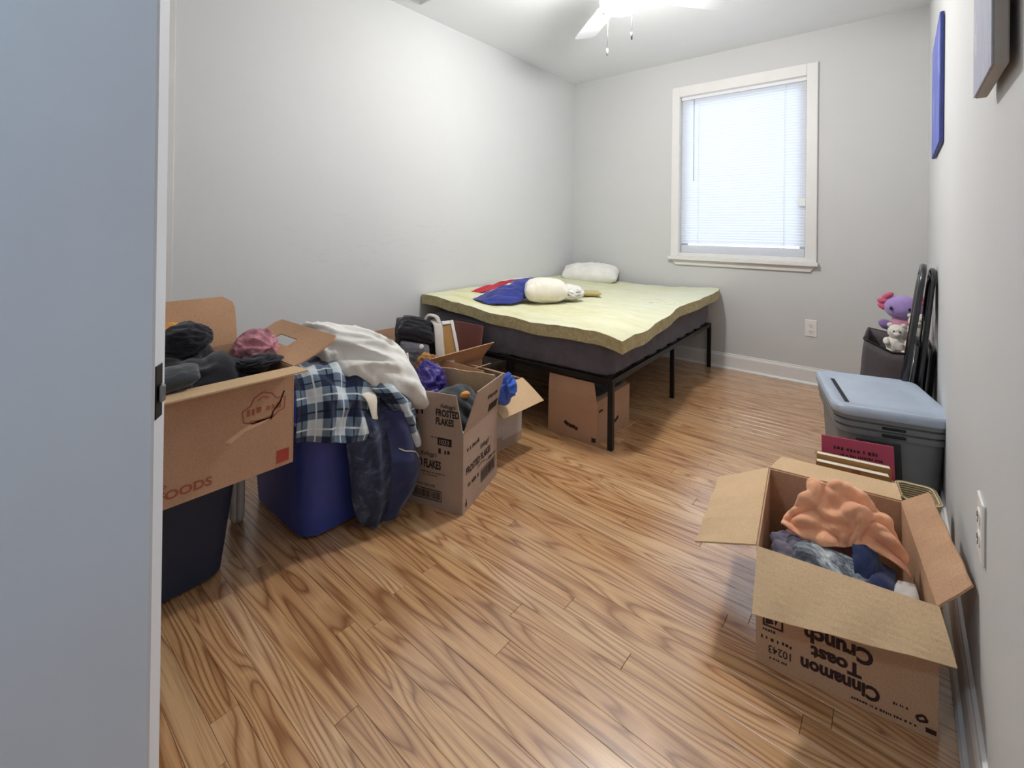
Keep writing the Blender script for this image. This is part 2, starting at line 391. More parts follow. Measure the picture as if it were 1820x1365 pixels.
def blob(name, c, rad, mat, parent=None, seed=0, amp=.25, freq=3.0, sub=4, rot=(0, 0, 0), ridged=True, floor=None):
    """bunched cloth or stuffed shape: a ball folded by long, bent creases"""
    bm = bmesh.new(); bmesh.ops.create_icosphere(bm, subdivisions=max(sub, 5) if ridged else sub, radius=1)
    Rm = Matrix.Rotation(rot[2], 3, 'Z') @ Matrix.Rotation(rot[1], 3, 'Y') @ Matrix.Rotation(rot[0], 3, 'X')
    Ax = Matrix.Rotation(seed*1.3, 3, 'X') @ Matrix.Rotation(seed*.7, 3, 'Z'); off = Vector((seed*7.3, seed*3.1, seed*1.7))
    for v in bm.verts:
        p = v.co.copy()
        if ridged:
            q = Ax @ p; q = Vector((q.x*.55, q.y*1.25, q.z*1.25))*freq*.8 + off
            q += mnoise.noise_vector(q*.5)*.9
            f = .55-1.7*abs(mnoise.noise(q)) + .45*(.4-abs(mnoise.noise(q*2.3))) + .25*mnoise.noise(p*1.3+off)*2
        else: f = mnoise.fractal(p*freq+off, 1.0, 2.0, 3)
        p *= 1 + amp*f
        p = Rm @ Vector((p.x*rad[0], p.y*rad[1], p.z*rad[2])) + Vector(c)
        if floor is not None and p.z < floor: p.z = floor
        v.co = p
    me = bpy.data.meshes.new(name); bm.to_mesh(me); bm.free()
    for p in me.polygons: p.use_smooth = True
    me.materials.append(M_[mat]); return link(bpy.data.objects.new(name, me), parent)

def patch(name, ctrl, mat, parent=None, n1=40, n2=32, wr=.01, wf=14, seed=0, thick=.006, stretch=(1, 1), uvs=1.0):
    """cloth surface through a grid of points, with long creases"""
    A = np.array(ctrl, float)
    def cr(P, t):
        m = len(P)-1; x = t*m; i = min(int(x), m-1); f = x-i
        p0, p1, p2, p3 = P[max(0, i-1)], P[i], P[i+1], P[min(m, i+2)]
        return .5*((2*p1)+(-p0+p2)*f+(2*p0-5*p1+4*p2-p3)*f*f+(-p0+3*p1-3*p2+p3)*f**3)
    G = np.zeros((n1, n2, 3))
    for i in range(n1):
        row = cr(A, i/(n1-1))
        for j in range(n2): G[i, j] = cr(row, j/(n2-1))
    N = np.cross(np.gradient(G, axis=0), np.gradient(G, axis=1)); N /= np.linalg.norm(N, axis=-1, keepdims=True)+1e-9
    L1 = np.linalg.norm(np.diff(G[:, n2//2], axis=0), axis=-1).sum(); L2 = np.linalg.norm(np.diff(G[n1//2], axis=0), axis=-1).sum()
    for i in range(n1):
        for j in range(n2):
            q = Vector((i/(n1-1)*L1*wf*stretch[0], j/(n2-1)*L2*wf*stretch[1], seed*3.7)); q += mnoise.noise_vector(q*.6)*.7
            h = .5-1.6*abs(mnoise.noise(q))+.5*mnoise.noise(q*.5+Vector((9, 0, 0)))+.5*(.4-abs(mnoise.noise(q*2.2)))
            G[i, j] += N[i, j]*wr*h
    fs = [(i*n2+j, i*n2+j+1, (i+1)*n2+j+1, (i+1)*n2+j) for i in range(n1-1) for j in range(n2-1)]
    uv = [(i/(n1-1)*L1*1.6*uvs, j/(n2-1)*L2*1.6*uvs) for i in range(n1) for j in range(n2)]
    o = mesh(name, G.reshape(-1, 3), fs, mat, parent, True, uv)
    sd = o.modifiers.new('subd', 'SUBSURF'); sd.levels = sd.render_levels = 1
    so = o.modifiers.new('thick', 'SOLIDIFY'); so.thickness = thick; so.offset = 0
    return o

def pillow(name, c, ax, ay, az, T, mat, parent=None, seed=0, wr=.16, n=36, sag=0):
    """stuffed pillow: half-axes ax, ay (vectors), az unit normal, thickness T"""
    c, ax, ay, az = map(Vector, (c, ax, ay, az)); vs = []; fs = []
    for side in (1, -1):
        for i in range(n+1):
            for j in range(n+1):
                u = -1+2*i/n; v = -1+2*j/n
                e = max(0, (1-abs(u)**3.2))**.55*max(0, (1-abs(v)**3.2))**.55
                pin = 1-.07*(1-abs(v))*abs(u)**2 if True else 1
                q = Vector((u*.9+seed*3, v*2.2, side*2+seed)); q += mnoise.noise_vector(q*.7)*.6
                w = .42-abs(mnoise.noise(q)); w2 = .42-abs(mnoise.noise(Vector((u*4.2+seed, v*1.6, side+seed*2))))
                edge = max(abs(u), abs(v))
                h = T*e*(1 + wr*1.3*w) + T*wr*(1.1*w2*edge**2)*(e**.4)
                uu = u*(1-.05*(1-v*v)-.09*v**4); vv = v*(1-.06*(1-u*u)-.09*u**4)
                vs.append(c + ax*uu + ay*vv + az*(side*h - sag*(u*u)))
    N = (n+1)**2
    for s in (0, 1):
        for i in range(n):
            for j in range(n):
                a = s*N+i*(n+1)+j; fs.append((a, a+1, a+n+2, a+n+1) if s else (a, a+n+1, a+n+2, a+1))
    o = mesh(name, vs, fs, mat, parent, True)
    bm = bmesh.new(); bm.from_mesh(o.data); bmesh.ops.remove_doubles(bm, verts=bm.verts, dist=.0008); bmesh.ops.recalc_face_normals(bm, faces=bm.faces); bm.to_mesh(o.data); bm.free()
    return o

# ------------------------------------------------------------------ cloth (position-based, run here)
def c_box(a, b, rz=0, org=(0, 0), pad=.006):
    ca, sa = math.cos(rz), math.sin(rz); a = np.array(a)-pad; b = np.array(b)+pad
    def f(P):
        x = P[:, 0]-org[0]; y = P[:, 1]-org[1]
        L = np.stack([x*ca+y*sa, -x*sa+y*ca, P[:, 2]], 1)
        ins = np.all((L > a) & (L < b), 1)
        if not ins.any(): return ins
        Q = L[ins]; d = np.concatenate([Q-a, b-Q], 1); d[:, 2] = 9
        k = d.argmin(1); r = np.arange(len(Q)); ax = k % 3
        Q[r, ax] = np.where(k < 3, a[ax], b[ax])
        P[ins] = np.stack([Q[:, 0]*ca-Q[:, 1]*sa+org[0], Q[:, 0]*sa+Q[:, 1]*ca+org[1], Q[:, 2]], 1); return ins
    return f
def c_ell(c, r, pad=.006):
    c = np.array(c); r = np.array(r)+pad
    def f(P):
        q = (P-c)/r; l = np.linalg.norm(q, axis=1); ins = l < 1
        if ins.any(): P[ins] = c + (q[ins]/np.maximum(l[ins], .05)[:, None])*r
        return ins
    return f
def c_floor(z, pad=.006):
    def f(P):
        ins = P[:, 2] < z+pad; P[ins, 2] = z+pad; return ins
    return f
def c_inside(org, rz, a, b, top):
    """keep within a box's inner walls below its rim"""
    ca, sa = math.cos(rz), math.sin(rz)
    def f(P):
        x = P[:, 0]-org[0]; y = P[:, 1]-org[1]; lx = x*ca+y*sa; ly = -x*sa+y*ca
        m = P[:, 2] < top
        lx2 = np.where(m, np.clip(lx, a[0], b[0]), lx); ly2 = np.where(m, np.clip(ly, a[1], b[1]), ly)
        P[:, 0] = lx2*ca-ly2*sa+org[0]; P[:, 1] = lx2*sa+ly2*ca+org[1]
        return m & ((lx2 != lx) | (ly2 != ly))
    return f
def c_plane(p, nrm, pad=.005):
    p = np.array(p); nrm = np.array(nrm)/np.linalg.norm(nrm)
    def f(P):
        d = (P-p)@nrm - pad; ins = d < 0; P[ins] -= d[ins][:, None]*nrm; return ins
    return f

def cloth(name, c, e1, e2, n1, n2, mat, colliders, parent=None, squeeze=(1, 1), seed=0, rough=.02, steps=110, iters=9, thick=.004, pin=None, bend=.25, uvscale=1, fric=.85, grav=.0011, crease=(.012, 15)):
    """sheet centred at c, spanned by full-size edge vectors e1, e2, dropped on the colliders"""
    rs = np.random.RandomState(seed); e1 = np.array(e1, float); e2 = np.array(e2, float); c = np.array(c, float)
    u = np.linspace(-.5, .5, n1); v = np.linspace(-.5, .5, n2)
    G = c + u[:, None, None]*e1*squeeze[0] + v[None, :, None]*e2*squeeze[1]
    # crumple that holds the slack of a squeezed sheet
    nrm = np.cross(e1, e2); nrm /= np.linalg.norm(nrm); le1, le2 = np.linalg.norm(e1), np.linalg.norm(e2)
    for k in range(14):
        lam = rs.uniform(.06, .16); an = rs.uniform(0, PI); ph = rs.uniform(0, 6.3)
        w = np.sin((u[:, None]*le1*math.cos(an)+v[None, :]*le2*math.sin(an))*2*PI/lam+ph)[:, :, None]
        G = G + rough*.3*w*(nrm + rs.normal(0, .35, 3))
    L1 = np.linalg.norm(e1)/(n1-1); L2 = np.linalg.norm(e2)/(n2-1); Ld = math.hypot(L1, L2)
    prev = G.copy(); g = np.array([0, 0, -grav])
    pins = None
    if pin is not None:
        mask = pin(u[:, None]+0*v[None, :], v[None, :]+0*u[:, None]); pins = (mask, G[mask].copy())
    def con(A, B, L, k):
        d = B-A; l = np.sqrt((d*d).sum(-1, keepdims=True))+1e-9; d *= (.5*k*(1-L/l)); A += d; B -= d
    def compress(A, B, L, k):
        d = B-A; l = np.sqrt((d*d).sum(-1, keepdims=True))+1e-9; s = np.where(l < L, 1-L/l, 0); d *= .5*k*s; A += d; B -= d
    for st in range(steps):
        vel = (G-prev)*.965; vl = np.linalg.norm(vel, axis=-1, keepdims=True); vel *= np.minimum(1, .02/np.maximum(vl, 1e-9))
        prev = G.copy(); G = G+vel+g
        for it in range(iters):
            for s in (0, 1):
                m = (n1-1-s)//2*2; con(G[s:s+m:2], G[s+1:s+m+1:2], L1, 1)
                m = (n2-1-s)//2*2; con(G[:, s:s+m:2], G[:, s+1:s+m+1:2], L2, 1)
                m = (n1-1-s)//2*2; con(G[s:s+m:2, :-1], G[s+1:s+m+1:2, 1:], Ld, .5); con(G[s:s+m:2, 1:], G[s+1:s+m+1:2, :-1], Ld, .5)
            if it % 3 == 0:
                compress(G[:-2], G[2:], 1.75*L1, bend); compress(G[:, :-2], G[:, 2:], 1.75*L2, bend)
            if pins: G[pins[0]] = pins[1]
            if it % 2 == 0 or it == iters-1:
                P = G.reshape(-1, 3); hit = np.zeros(len(P), bool)
                for cf in colliders: hit |= cf(P)
                G = P.reshape(n1, n2, 3)
        pf = prev.reshape(-1, 3); gf = G.reshape(-1, 3); pf[hit] += (gf[hit]-pf[hit])*fric; prev = pf.reshape(n1, n2, 3)
    N = np.cross(np.gradient(G, axis=0), np.gradient(G, axis=1)); N /= np.linalg.norm(N, axis=-1, keepdims=True)+1e-9
    for i in range(n1):
        for j in range(n2):
            q = Vector((u[i]*le1*crease[1]*.7, v[j]*le2*crease[1]*1.3, seed*3.7)); q += mnoise.noise_vector(q*.6)*.8
            G[i, j] += N[i, j]*crease[0]*(.35-1.6*abs(mnoise.noise(q))+.3*(.4-abs(mnoise.noise(q*2.2))))
    vs = G.reshape(-1, 3); fs = [(i*n2+j, i*n2+j+1, (i+1)*n2+j+1, (i+1)*n2+j) for i in range(n1-1) for j in range(n2-1)]
    uvs = [((i/(n1-1))*uvscale*np.linalg.norm(e1)*1.6, (j/(n2-1))*uvscale*np.linalg.norm(e2)*1.6) for i in range(n1) for j in range(n2)]
    o = mesh(name, vs, fs, mat, parent, True, uvs)
    sd = o.modifiers.new('subd', 'SUBSURF'); sd.levels = sd.render_levels = 1
    so = o.modifiers.new('thick', 'SOLIDIFY'); so.thickness = thick; so.offset = 0
    return o

# ------------------------------------------------------------------ lettering and cartons
def text(parent, s, org, right, up, nrm, u, v, size, mat='ink', xs=1, bold=.0, rot=0, shear=0, align='LEFT', spacing=1, name='printed_lettering'):
    cu = bpy.data.curves.new('t', 'FONT'); cu.body = s; cu.size = size; cu.offset = bold*size; cu.shear = shear; cu.align_x = align
    cu.space_line = spacing; cu.resolution_u = 3
    ob = bpy.data.objects.new('t', cu); COL.objects.link(ob)
    dg = bpy.context.evaluated_depsgraph_get(); me = bpy.data.meshes.new_from_object(ob.evaluated_get(dg))
    bpy.data.objects.remove(ob); bpy.data.curves.remove(cu)
    right, up, nrm, org = map(Vector, (right, up, nrm, org)); ca, sa = math.cos(rot), math.sin(rot)
    for vt in me.vertices:
        x, y = vt.co.x*xs, vt.co.y; x, y = x*ca-y*sa, x*sa+y*ca
        vt.co = org + right*(u+x) + up*(v+y) + nrm*.0009
    me.materials.clear(); me.materials.append(M_[mat]); me.name = name
    return link(bpy.data.objects.new(name, me), parent)
def patches(parent, rects, org, right, up, nrm, mat='ink', name='printed_marks', lift=.0009):
    right, up, nrm, org = map(Vector, (right, up, nrm, org)); vs = []; fs = []
    for r in rects:
        pts = [(r[0], r[1]), (r[2], r[1]), (r[2], r[3]), (r[0], r[3])] if len(r) == 4 and not hasattr(r[0], '__len__') else r
        k = len(vs)
        for (a, b) in pts: vs.append(org+right*a+up*b+nrm*lift)
        fs.append(tuple(range(k, k+len(pts))))
    me = bpy.data.meshes.new(name); me.from_pydata(vs, [], fs); me.materials.append(M_[mat])
    o = link(bpy.data.objects.new(name, me), parent)
    if len(rects) > 3: o['kind'] = 'stuff'
    return o
def stroke(pts, w):
    out = []
    for (a, b), (c, d) in zip(pts[:-1], pts[1:]):
        l = math.hypot(c-a, d-b) or 1; nx, ny = -(d-b)/l*w/2, (c-a)/l*w/2
        out.append([(a-nx, b-ny), (c-nx, d-ny), (c+nx, d+ny), (a+nx, b+ny)])
    return out
def frame_rects(u0, v0, u1, v1, w): return [(u0, v0, u1, v0+w), (u0, v1-w, u1, v1), (u0, v0+w, u0+w, v1-w), (u1-w, v0+w, u1, v1-w)]
def barcode(u0, v0, u1, v1, seed=1):
    r = random.Random(seed); x = u0+.004; out = frame_rects(u0, v0, u1, v1, .003)
    while x < u1-.008:
        w = r.choice((.0012, .002, .003)); out.append((x, v0+.006, x+w, v1-.006)); x += w+r.choice((.0012, .002))
    return out
def scribble(u0, v0, u1, h, seed):
    """row of small unreadable print"""
    r = random.Random(seed); x = u0; out = []
    while x < u1:
        w = r.uniform(.3, .7)*h; b = r.uniform(0, .25)*h; out.append((x, v0+b, x+w, v0+h-r.uniform(0, .25)*h)); x += w+h*r.choice((.25, .25, .7))
    return out

class Carton:
    T = .004
    def __init__(s, name, label, org, rz, L, Wd, H, mat, group=None, fill=True):
        s.root = thing(name, label, 'box', (org[0], org[1], org[2]), rz, group); s.L, s.W, s.H, s.mat = L, Wd, H, mat; T = s.T
        s.body = boxes('carton_body', [((0, 0, 0), (L, T, H)), ((0, Wd-T, 0), (L, Wd, H)), ((0, T, 0), (T, Wd-T, H)), ((L-T, T, 0), (L, Wd-T, H)), ((T, T, 0), (L-T, Wd-T, T))], mat, s.root, .0008)
        s.org = Vector(org); s.rz = rz
    def face(s, side):
        L, Wd = s.L, s.W
        return {'y0': (Vector((0, 0, 0)), Vector((1, 0, 0)), Vector((0, -1, 0)), L), 'x1': (Vector((L, 0, 0)), Vector((0, 1, 0)), Vector((1, 0, 0)), Wd),
                'y1': (Vector((L, Wd, 0)), Vector((-1, 0, 0)), Vector((0, 1, 0)), L), 'x0': (Vector((0, Wd, 0)), Vector((0, -1, 0)), Vector((-1, 0, 0)), Wd)}[side]
    def flap(s, side, ln, ang, bend=0, in0=.004, in1=.004, mat=None, rad=.0, wav=.0, hole=None, skew=0):
        o, r, n, w = s.face(side); up = Vector((0, 0, 1)); a = math.radians(ang); N = 8; K = 10; T = s.T
        o = o+up*s.H; vs = []; fs = []; p = Vector((0, 0, 0)); rows = []
        for i in range(N+1):
            aa = a+math.radians(bend)*i/N; d = up*math.cos(aa)+n*math.sin(aa); nn = n*math.cos(aa)-up*math.sin(aa)
            t = i/N; rd = 0 if rad == 0 or t < 1-rad else ((t-(1-rad))/rad)**2.2*rad*ln
            rows.append((p.copy(), nn, in0*t+rd, in1*t+rd)); p += d*(ln/N)
        for side_ in (0, 1):
            for i, (q, nn, a0, a1) in enumerate(rows):
                for k in range(K+1):
                    x = .0015+a0+(w-.003-a0-a1)*k/K
                    z = wav*math.sin(x*47+i*.5)*(i/N)
                    vs.append(o+r*x+q*(1+skew*(2*k/K-1))+nn*(z-(T*side_)))
        m = (N+1)*(K+1)
        for i in range(N):
            for k in range(K):
                if hole and hole[0] <= i < hole[1] and hole[2] <= k < hole[3]: continue
                q = i*(K+1)+k; fs += [(q, q+1, q+K+2, q+K+1), (m+q, m+q+K+1, m+q+K+2, m+q+1)]
        for i in range(N): fs += [(i*(K+1), (i+1)*(K+1), m+(i+1)*(K+1), m+i*(K+1)), (i*(K+1)+K, m+i*(K+1)+K, m+(i+1)*(K+1)+K, (i+1)*(K+1)+K)]
        for k in range(K): fs += [(k, m+k, m+k+1, k+1), (N*(K+1)+k, N*(K+1)+k+1, m+N*(K+1)+k+1, m+N*(K+1)+k)]
        if hole:
            i0, i1, k0, k1 = hole
            for i in range(i0, i1):
                for k in (k0, k1): q = i*(K+1)+k; fs.append((q, q+K+1, m+q+K+1, m+q))
            for k in range(k0, k1):
                for i in (i0, i1): q = i*(K+1)+k; fs.append((q, q+1, m+q+1, m+q))
        f = mesh('flap', vs, fs, mat or s.mat, s.root); s.lastflap = (o, r, up*math.cos(a)+n*math.sin(a), n*math.cos(a)-up*math.sin(a)); return f
    def pr(s, side): o, r, n, w = s.face(side); return (o, r, Vector((0, 0, 1)), n)
    def world(s, p):
        c, d = math.cos(s.rz), math.sin(s.rz); return (s.org.x+p[0]*c-p[1]*d, s.org.y+p[0]*d+p[1]*c, s.org.z+p[2])

# ================================================================== the room
fl = struct(box('floor', (XL, YN-1.3, -.05), (XR, YB, -.012), 'subfloor', bevel=0))
rnd = random.Random(11); PW = .0565; y = YN
cache = {}
def plank_mesh(L):
    if L in cache: return cache[L]
    b = .0005; h = .012; x0, x1, y0, y1 = -L/2+.0004, L/2-.0004, -PW/2+.0003, PW/2-.0003
    vs = [(x0, y0, -h), (x1, y0, -h), (x1, y1, -h), (x0, y1, -h), (x0, y0, -b), (x1, y0, -b), (x1, y1, -b), (x0, y1, -b), (x0+b, y0+b, 0), (x1-b, y0+b, 0), (x1-b, y1-b, 0), (x0+b, y1-b, 0)]
    fs = [(8, 9, 10, 11)] + [(i, (i+1) % 4, 4+(i+1) % 4, 4+i) for i in range(4)] + [(4+i, 4+(i+1) % 4, 8+(i+1) % 4, 8+i) for i in range(4)]
    me = bpy.data.meshes.new('plank'); me.from_pydata(vs, [], fs); me.materials.append(M_['oak']); cache[L] = me; return me
rows = int((YB-YN)/PW)+1
for i in range(rows):
    yc = YN+PW*(i+.5)
    if yc > YB+.01: break
    x = XL - rnd.choice((0, .15, .3, .45)); ends = []
    while x < XR:
        L = rnd.choice((.7, .9, 1.1, 1.3, 1.5)); ends.append((x, x+L)); x += L
    for a, b in ends:
        a2, b2 = max(a, XL), min(b, XR)
        if b2-a2 < .02: continue
        ob = link(bpy.data.objects.new('floor_plank', plank_mesh(round(b2-a2, 3))), fl); ob.location = ((a2+b2)/2, yc, 0)
box('hall_floorboards', (XL, YN-1.3, -.012), (XR, YN, 0), 'oak', fl, 0)
struct(box('ceiling', (XL-.1, YN-1.4, ZC), (XR+.1, YB+.15, ZC+.08), 'ceil', bevel=0))
struct(box('wall_left', (XL-.1, YN-1.4, -.05), (XL, YB+.12, ZC), 'wall_l', bevel=0))
struct(box('wall_right', (XR, YN-1.4, -.05), (XR+.1, YB+.12, ZC), 'wall', bevel=0))
WX0, WX1, WZ0, WZ1 = -1.398, -.500, .86, 2.146
struct(boxes('wall_back', [((XL, YB, -.05), (WX0, YB+.12, ZC)), ((WX1, YB, -.05), (XR, YB+.12, ZC)), ((WX0, YB, -.05), (WX1, YB+.12, WZ0)), ((WX0, YB, WZ1), (WX1, YB+.12, ZC))], 'wall', bevel=0))
DX0, DX1, DZ = -1.19, -.40, 2.05
struct(boxes('wall_near', [((XL, YN-.1, -.05), (DX0, YN, ZC)), ((DX1, YN-.1, -.05), (XR, YN, ZC)), ((DX0, YN-.1, DZ), (DX1, YN, ZC))], 'wall', bevel=0))
struct(box('wall_hall', (XL, YN-1.4, -.05), (XR, YN-1.3, ZC), 'wall', bevel=0))

def baseboard(name, a, b, inward):
    """profiled board with a rounded cap and a shoe moulding, extruded from a to b"""
    prof = [(0, 0), (.026, 0), (.027, .008), (.022, .016), (.015, .019), (.014, .095), (.011, .104), (.008, .108), (.007, .116), (0, .118)]
    a, b, inw = Vector(a), Vector(b), Vector(inward); vs = []
    for p in (a, b):
        for d, z in prof: vs.append(p+inw*d+Vector((0, 0, z)))
    n = len(prof); fs = [(i, (i+1) % n, n+(i+1) % n, n+i) for i in range(n)]+[tuple(range(n)), tuple(range(n, 2*n))[::-1]]
    return struct(mesh(name, vs, fs, 'trim'))
baseboard('baseboard_back', (XL, YB, 0), (XR, YB, 0), (0, -1, 0))
baseboard('baseboard_right', (XR, YN, 0), (XR, YB-.027, 0), (-1, 0, 0))
baseboard('baseboard_left', (XL, .62, 0), (XL, YB-.027, 0), (1, 0, 0))
struct(box('trim_1', (XL, .53, 0), (XL+.012, .588, 2.1), 'casing', bevel=.002))

# window ------------------------------------------------------------
w1 = struct(bpy.data.objects.new('window_1', None)); COL.objects.link(w1); w1.location = (-.948, YB, WZ0)
def wpart(name, specs, mat, bev=.002):
    return boxes(name, [((a[0]+.948, a[1]-YB, a[2]-WZ0), (b[0]+.948, b[1]-YB, b[2]-WZ0)) for a, b in specs], mat, w1, bev)
wpart('casing', [((-1.455, YB-.018, .84), (WX0+.008, YB, 2.222))], 'trim', .004)
wpart('casing', [((WX1-.008, YB-.018, .84), (-.441, YB, 2.222))], 'trim', .004)
wpart('casing', [((WX0+.008, YB-.018, WZ1-.008), (WX1-.008, YB, 2.222))], 'trim', .004)
wpart('jamb', [((WX0, YB, WZ0), (WX0+.01, YB+.11, WZ1)), ((WX1-.01, YB, WZ0), (WX1, YB+.11, WZ1)), ((WX0, YB, WZ1-.01), (WX1, YB+.11, WZ1))], 'trim', 0)
wpart('sill', [((-1.468, YB-.045, .815), (-.432, YB+.0, .842)), ((WX0-.004, YB-.006, .842), (WX1+.004, YB+.11, .872))], 'trim', .002)
ap = mesh('apron', [(x+.948, yy-YB, z-WZ0) for yy in (YB-.016, YB) for x, z in ((-1.415, .775), (-.478, .775), (-.448, .815), (-1.448, .815))], [(0, 1, 2, 3), (7, 6, 5, 4), (0, 4, 5, 1), (1, 5, 6, 2), (2, 6, 7, 3), (3, 7, 4, 0)], 'trim', w1)
wpart('sash', [((WX0+.01, YB+.065, .868), (WX1-.01, YB+.095, .93)), ((WX0+.01, YB+.065, 2.08), (WX1-.01, YB+.095, WZ1-.01)), ((WX0+.01, YB+.065, .93), (WX0+.055, YB+.095, 2.08)), ((WX1-.055, YB+.065, .93), (WX1-.01, YB+.095, 2.08))], 'sash', .003)
wpart('pane', [((WX0+.055, YB+.078, .93), (WX1-.055, YB+.082, 2.08))], 'glass', 0)
# blind
bl = thing('window_blind', 'white mini blind with closed slats hanging in the window', 'blind', (-.948, YB+.028, .88))
BX = .436
box('headrail', (-BX, -.014, 1.232), (BX, .014, 1.262), 'sash', bl, .002)
ns = 57; sp = (1.225-.062)/ns
vs = []; K = 6
for k in range(K+1):
    t = -1+2*k/K; ang = math.radians(64); s_ = t*.0145; cv = .0022*(1-t*t)
    vs.append((s_*math.cos(ang)-cv*math.sin(ang), s_*math.sin(ang)+cv*math.cos(ang)))
pv_ = [(x, yy, zz) for x in (-BX+.004, BX-.004) for yy, zz in vs]
sm = bpy.data.meshes.new('slat'); sm.from_pydata(pv_, [], [(k, k+1, K+2+k, K+1+k) for k in range(K)]); sm.materials.append(M_['slat'])
for p in sm.polygons: p.use_smooth = True
for i in range(ns):
    o = link(bpy.data.objects.new('slat', sm), bl); o.location = (0, 0, 1.222-sp*i)
box('bottom_rail', (-BX+.003, -.009, -.008), (BX-.003, .009, .053), 'slat', bl, .003)
for x in (-.299, .303):
    for dy in (-.0155, .0155): box('ladder_cord', (x-.0012, dy-.001, .05), (x+.0012, dy+.001, 1.24), 'cord', bl, 0)
tube('tilt_wand', [(-.335, -.022, 1.23), (-.333, -.024, .57)], .0028, 'wand', bl, 6)
box('cord_tag', (.388, -.026, .352), (.436, -.022, .404), 'cord', bl, .001)
box('side_cord', (.428, -.021, .30), (.4295, -.0195, 1.24), 'cord', bl, 0)

# door ---------------------------------------------------------------
da = math.radians(57); dfx, dfy = -.738, .163
d1 = struct(bpy.data.objects.new('door_1', None)); COL.objects.link(d1)
d1.location = (dfx-.76*math.cos(da), dfy-.76*math.sin(da), 0); d1.rotation_euler = (0, 0, da)
box('door_leaf', (0, 0, .012), (.76, .035, 2.035), 'door', d1, .0025)
lp = box('latch_plate', (.7595, .0035, .795), (.7612, .0235, .865), 'darkbrass', d1, .0006)
box('latch_bolt', (.7605, .008, .815), (.768, .018, .84), 'chrome', lp, .003)
for z in (.25, 1.05, 1.8): lathe('hinge', [(.0, 0), (.007, 0), (.007, .09), (0, .09)], 'chrome', d1, 10, (-.004, .04, z))
lathe('knob', [(.026, 0), (.026, .006), (.01, .012), (.01, .03), (.024, .038), (.028, .05), (.022, .062), (0, .066)], 'darkbrass', d1, 20, (0, 0, 0)).matrix_local = Matrix.Translation((.70, .035, .83)) @ Matrix.Rotation(-PI/2, 4, 'X')
struct(boxes('trim_2', [((DX0-.07, YN, 0), (DX0-.004, YN+.014, DZ+.07)), ((DX1+.004, YN, 0), (DX1+.07, YN+.014, DZ+.07)), ((DX0-.004, YN, DZ+.004), (DX1+.004, YN+.014, DZ+.07))], 'trim', bevel=.002))

# unseen fill lamp, added in an assumed hall to light the door
hl = thing('hall_fill_lamp', 'unseen round fill lamp added in the hall to light the door', 'lamp', (-.75, YN-.75, ZC))
lathe('fill_lamp_base', [(0, 0), (.17, 0), (.17, -.02), (.15, -.025)], 'fanwhite', hl)
lathe('fill_lamp_shade', [(.15, -.022), (.14, -.05), (.10, -.075), (0, -.085)], 'hall', hl)

# outlets ------------------------------------------------------------
def outlet(label, loc, rz):
    t = thing('wall_outlet', label, 'outlet', loc, rz)
    c = box('cover_plate', (-.036, -.006, -.058), (.036, 0, .058), 'cover', t, .003)
    for z in (-.021, .021):
        s_ = loft('socket', [(.017, .014, .012, 0), (.0168, .0138, .012, .0025)], 'cover', c); s_.matrix_local = Matrix.Translation((0, -.0055, z)) @ Matrix.Rotation(PI/2, 4, 'X')
        boxes('socket_slot', [((-.0075, -.0088, z-.003), (-.0055, -.0078, z+.006)), ((.0055, -.0088, z-.003), (.0075, -.0078, z+.005)), ((-.002, -.0088, z-.011), (.002, -.0078, z-.007))], 'slot', c, 0)
    return t
outlet('white double wall outlet low on the wall below the window', (-.472, YB, .387), 0)
outlet('white double wall outlet on the wall beside the Cinnamon Toast Crunch carton', (XR, 1.247, .495), PI/2*-1+PI*0)

# pictures -----------------------------------------------------------
p1 = thing('canvas_print', 'blue painted canvas hung above the folding chairs', 'painting', (XR, 2.67, 1.40))
box('canvas_wrap', (-.014, -.27, 0), (-.002, .27, .50), 'art_blue_side', p1, .002)
box('painted_face', (-.0158, -.268, .002), (-.014, .268, .498), 'art_blue', p1, .0008)
p2 = thing('canvas_print', 'grey painted canvas with pale streaks and bare edges on the wall', 'painting', (XR, 1.04, 1.288))
box('canvas_wrap', (-.0255, -.107, 0), (-.0095, .107, .52), 'art_side', p2, .002)
box('painted_face', (-.0275, -.106, .001), (-.0255, .106, .519), 'art_grey', p2, .0006)

# vent ---------------------------------------------------------------
v = thing('air_vent', 'small white slatted air vent in the ceiling', 'vent', (-2.225, 1.68, ZC))
boxes('vent_frame', [((-.075, -.15, -.006), (.075, -.135, 0)), ((-.075, .135, -.006), (.075, .15, 0)), ((-.075, -.135, -.006), (-.06, .135, 0)), ((.06, -.135, -.006), (.075, .135, 0))], 'vent', v, .001)
box('vent_back', (-.06, -.135, -.0015), (.06, .135, -.0005), 'ventdark', v, 0)
for k in range(9): box('louver', (-.058+k*.0132, -.134, -.005), (-.051+k*.0132, .134, -.002), 'vent', v, 0)

# ceiling fan --------------------------------------------------------
FC = (-1.05, 2.06)
fan = thing('ceiling_fan', 'white four-bladed ceiling fan with a lit glass globe', 'ceiling fan', (FC[0], FC[1], ZC))
lathe('canopy', [(0, 0), (.075, 0), (.075, -.03), (.05, -.05), (.03, -.055)], 'fanwhite', fan)
lathe('motor_housing', [(.03, -.05), (.075, -.065), (.10, -.09), (.105, -.16), (.085, -.195), (.06, -.205), (.06, -.225), (.085, -.23), (.085, -.245), (0, -.245)], 'fanwhite', fan)
lathe('globe', [(.06, -.243), (.095, -.25), (.106, -.278), (.09, -.312), (.055, -.329), (0, -.334)], 'globe', fan)
ld_ = bpy.data.lights.new('bulb', 'POINT'); ld_.energy = LAMP_POWER; ld_.color = (1.0, .975, .94); ld_.shadow_soft_size = .07
lb = link(bpy.data.objects.new('bulb', ld_), fan); lb.location = (0, 0, -.30)
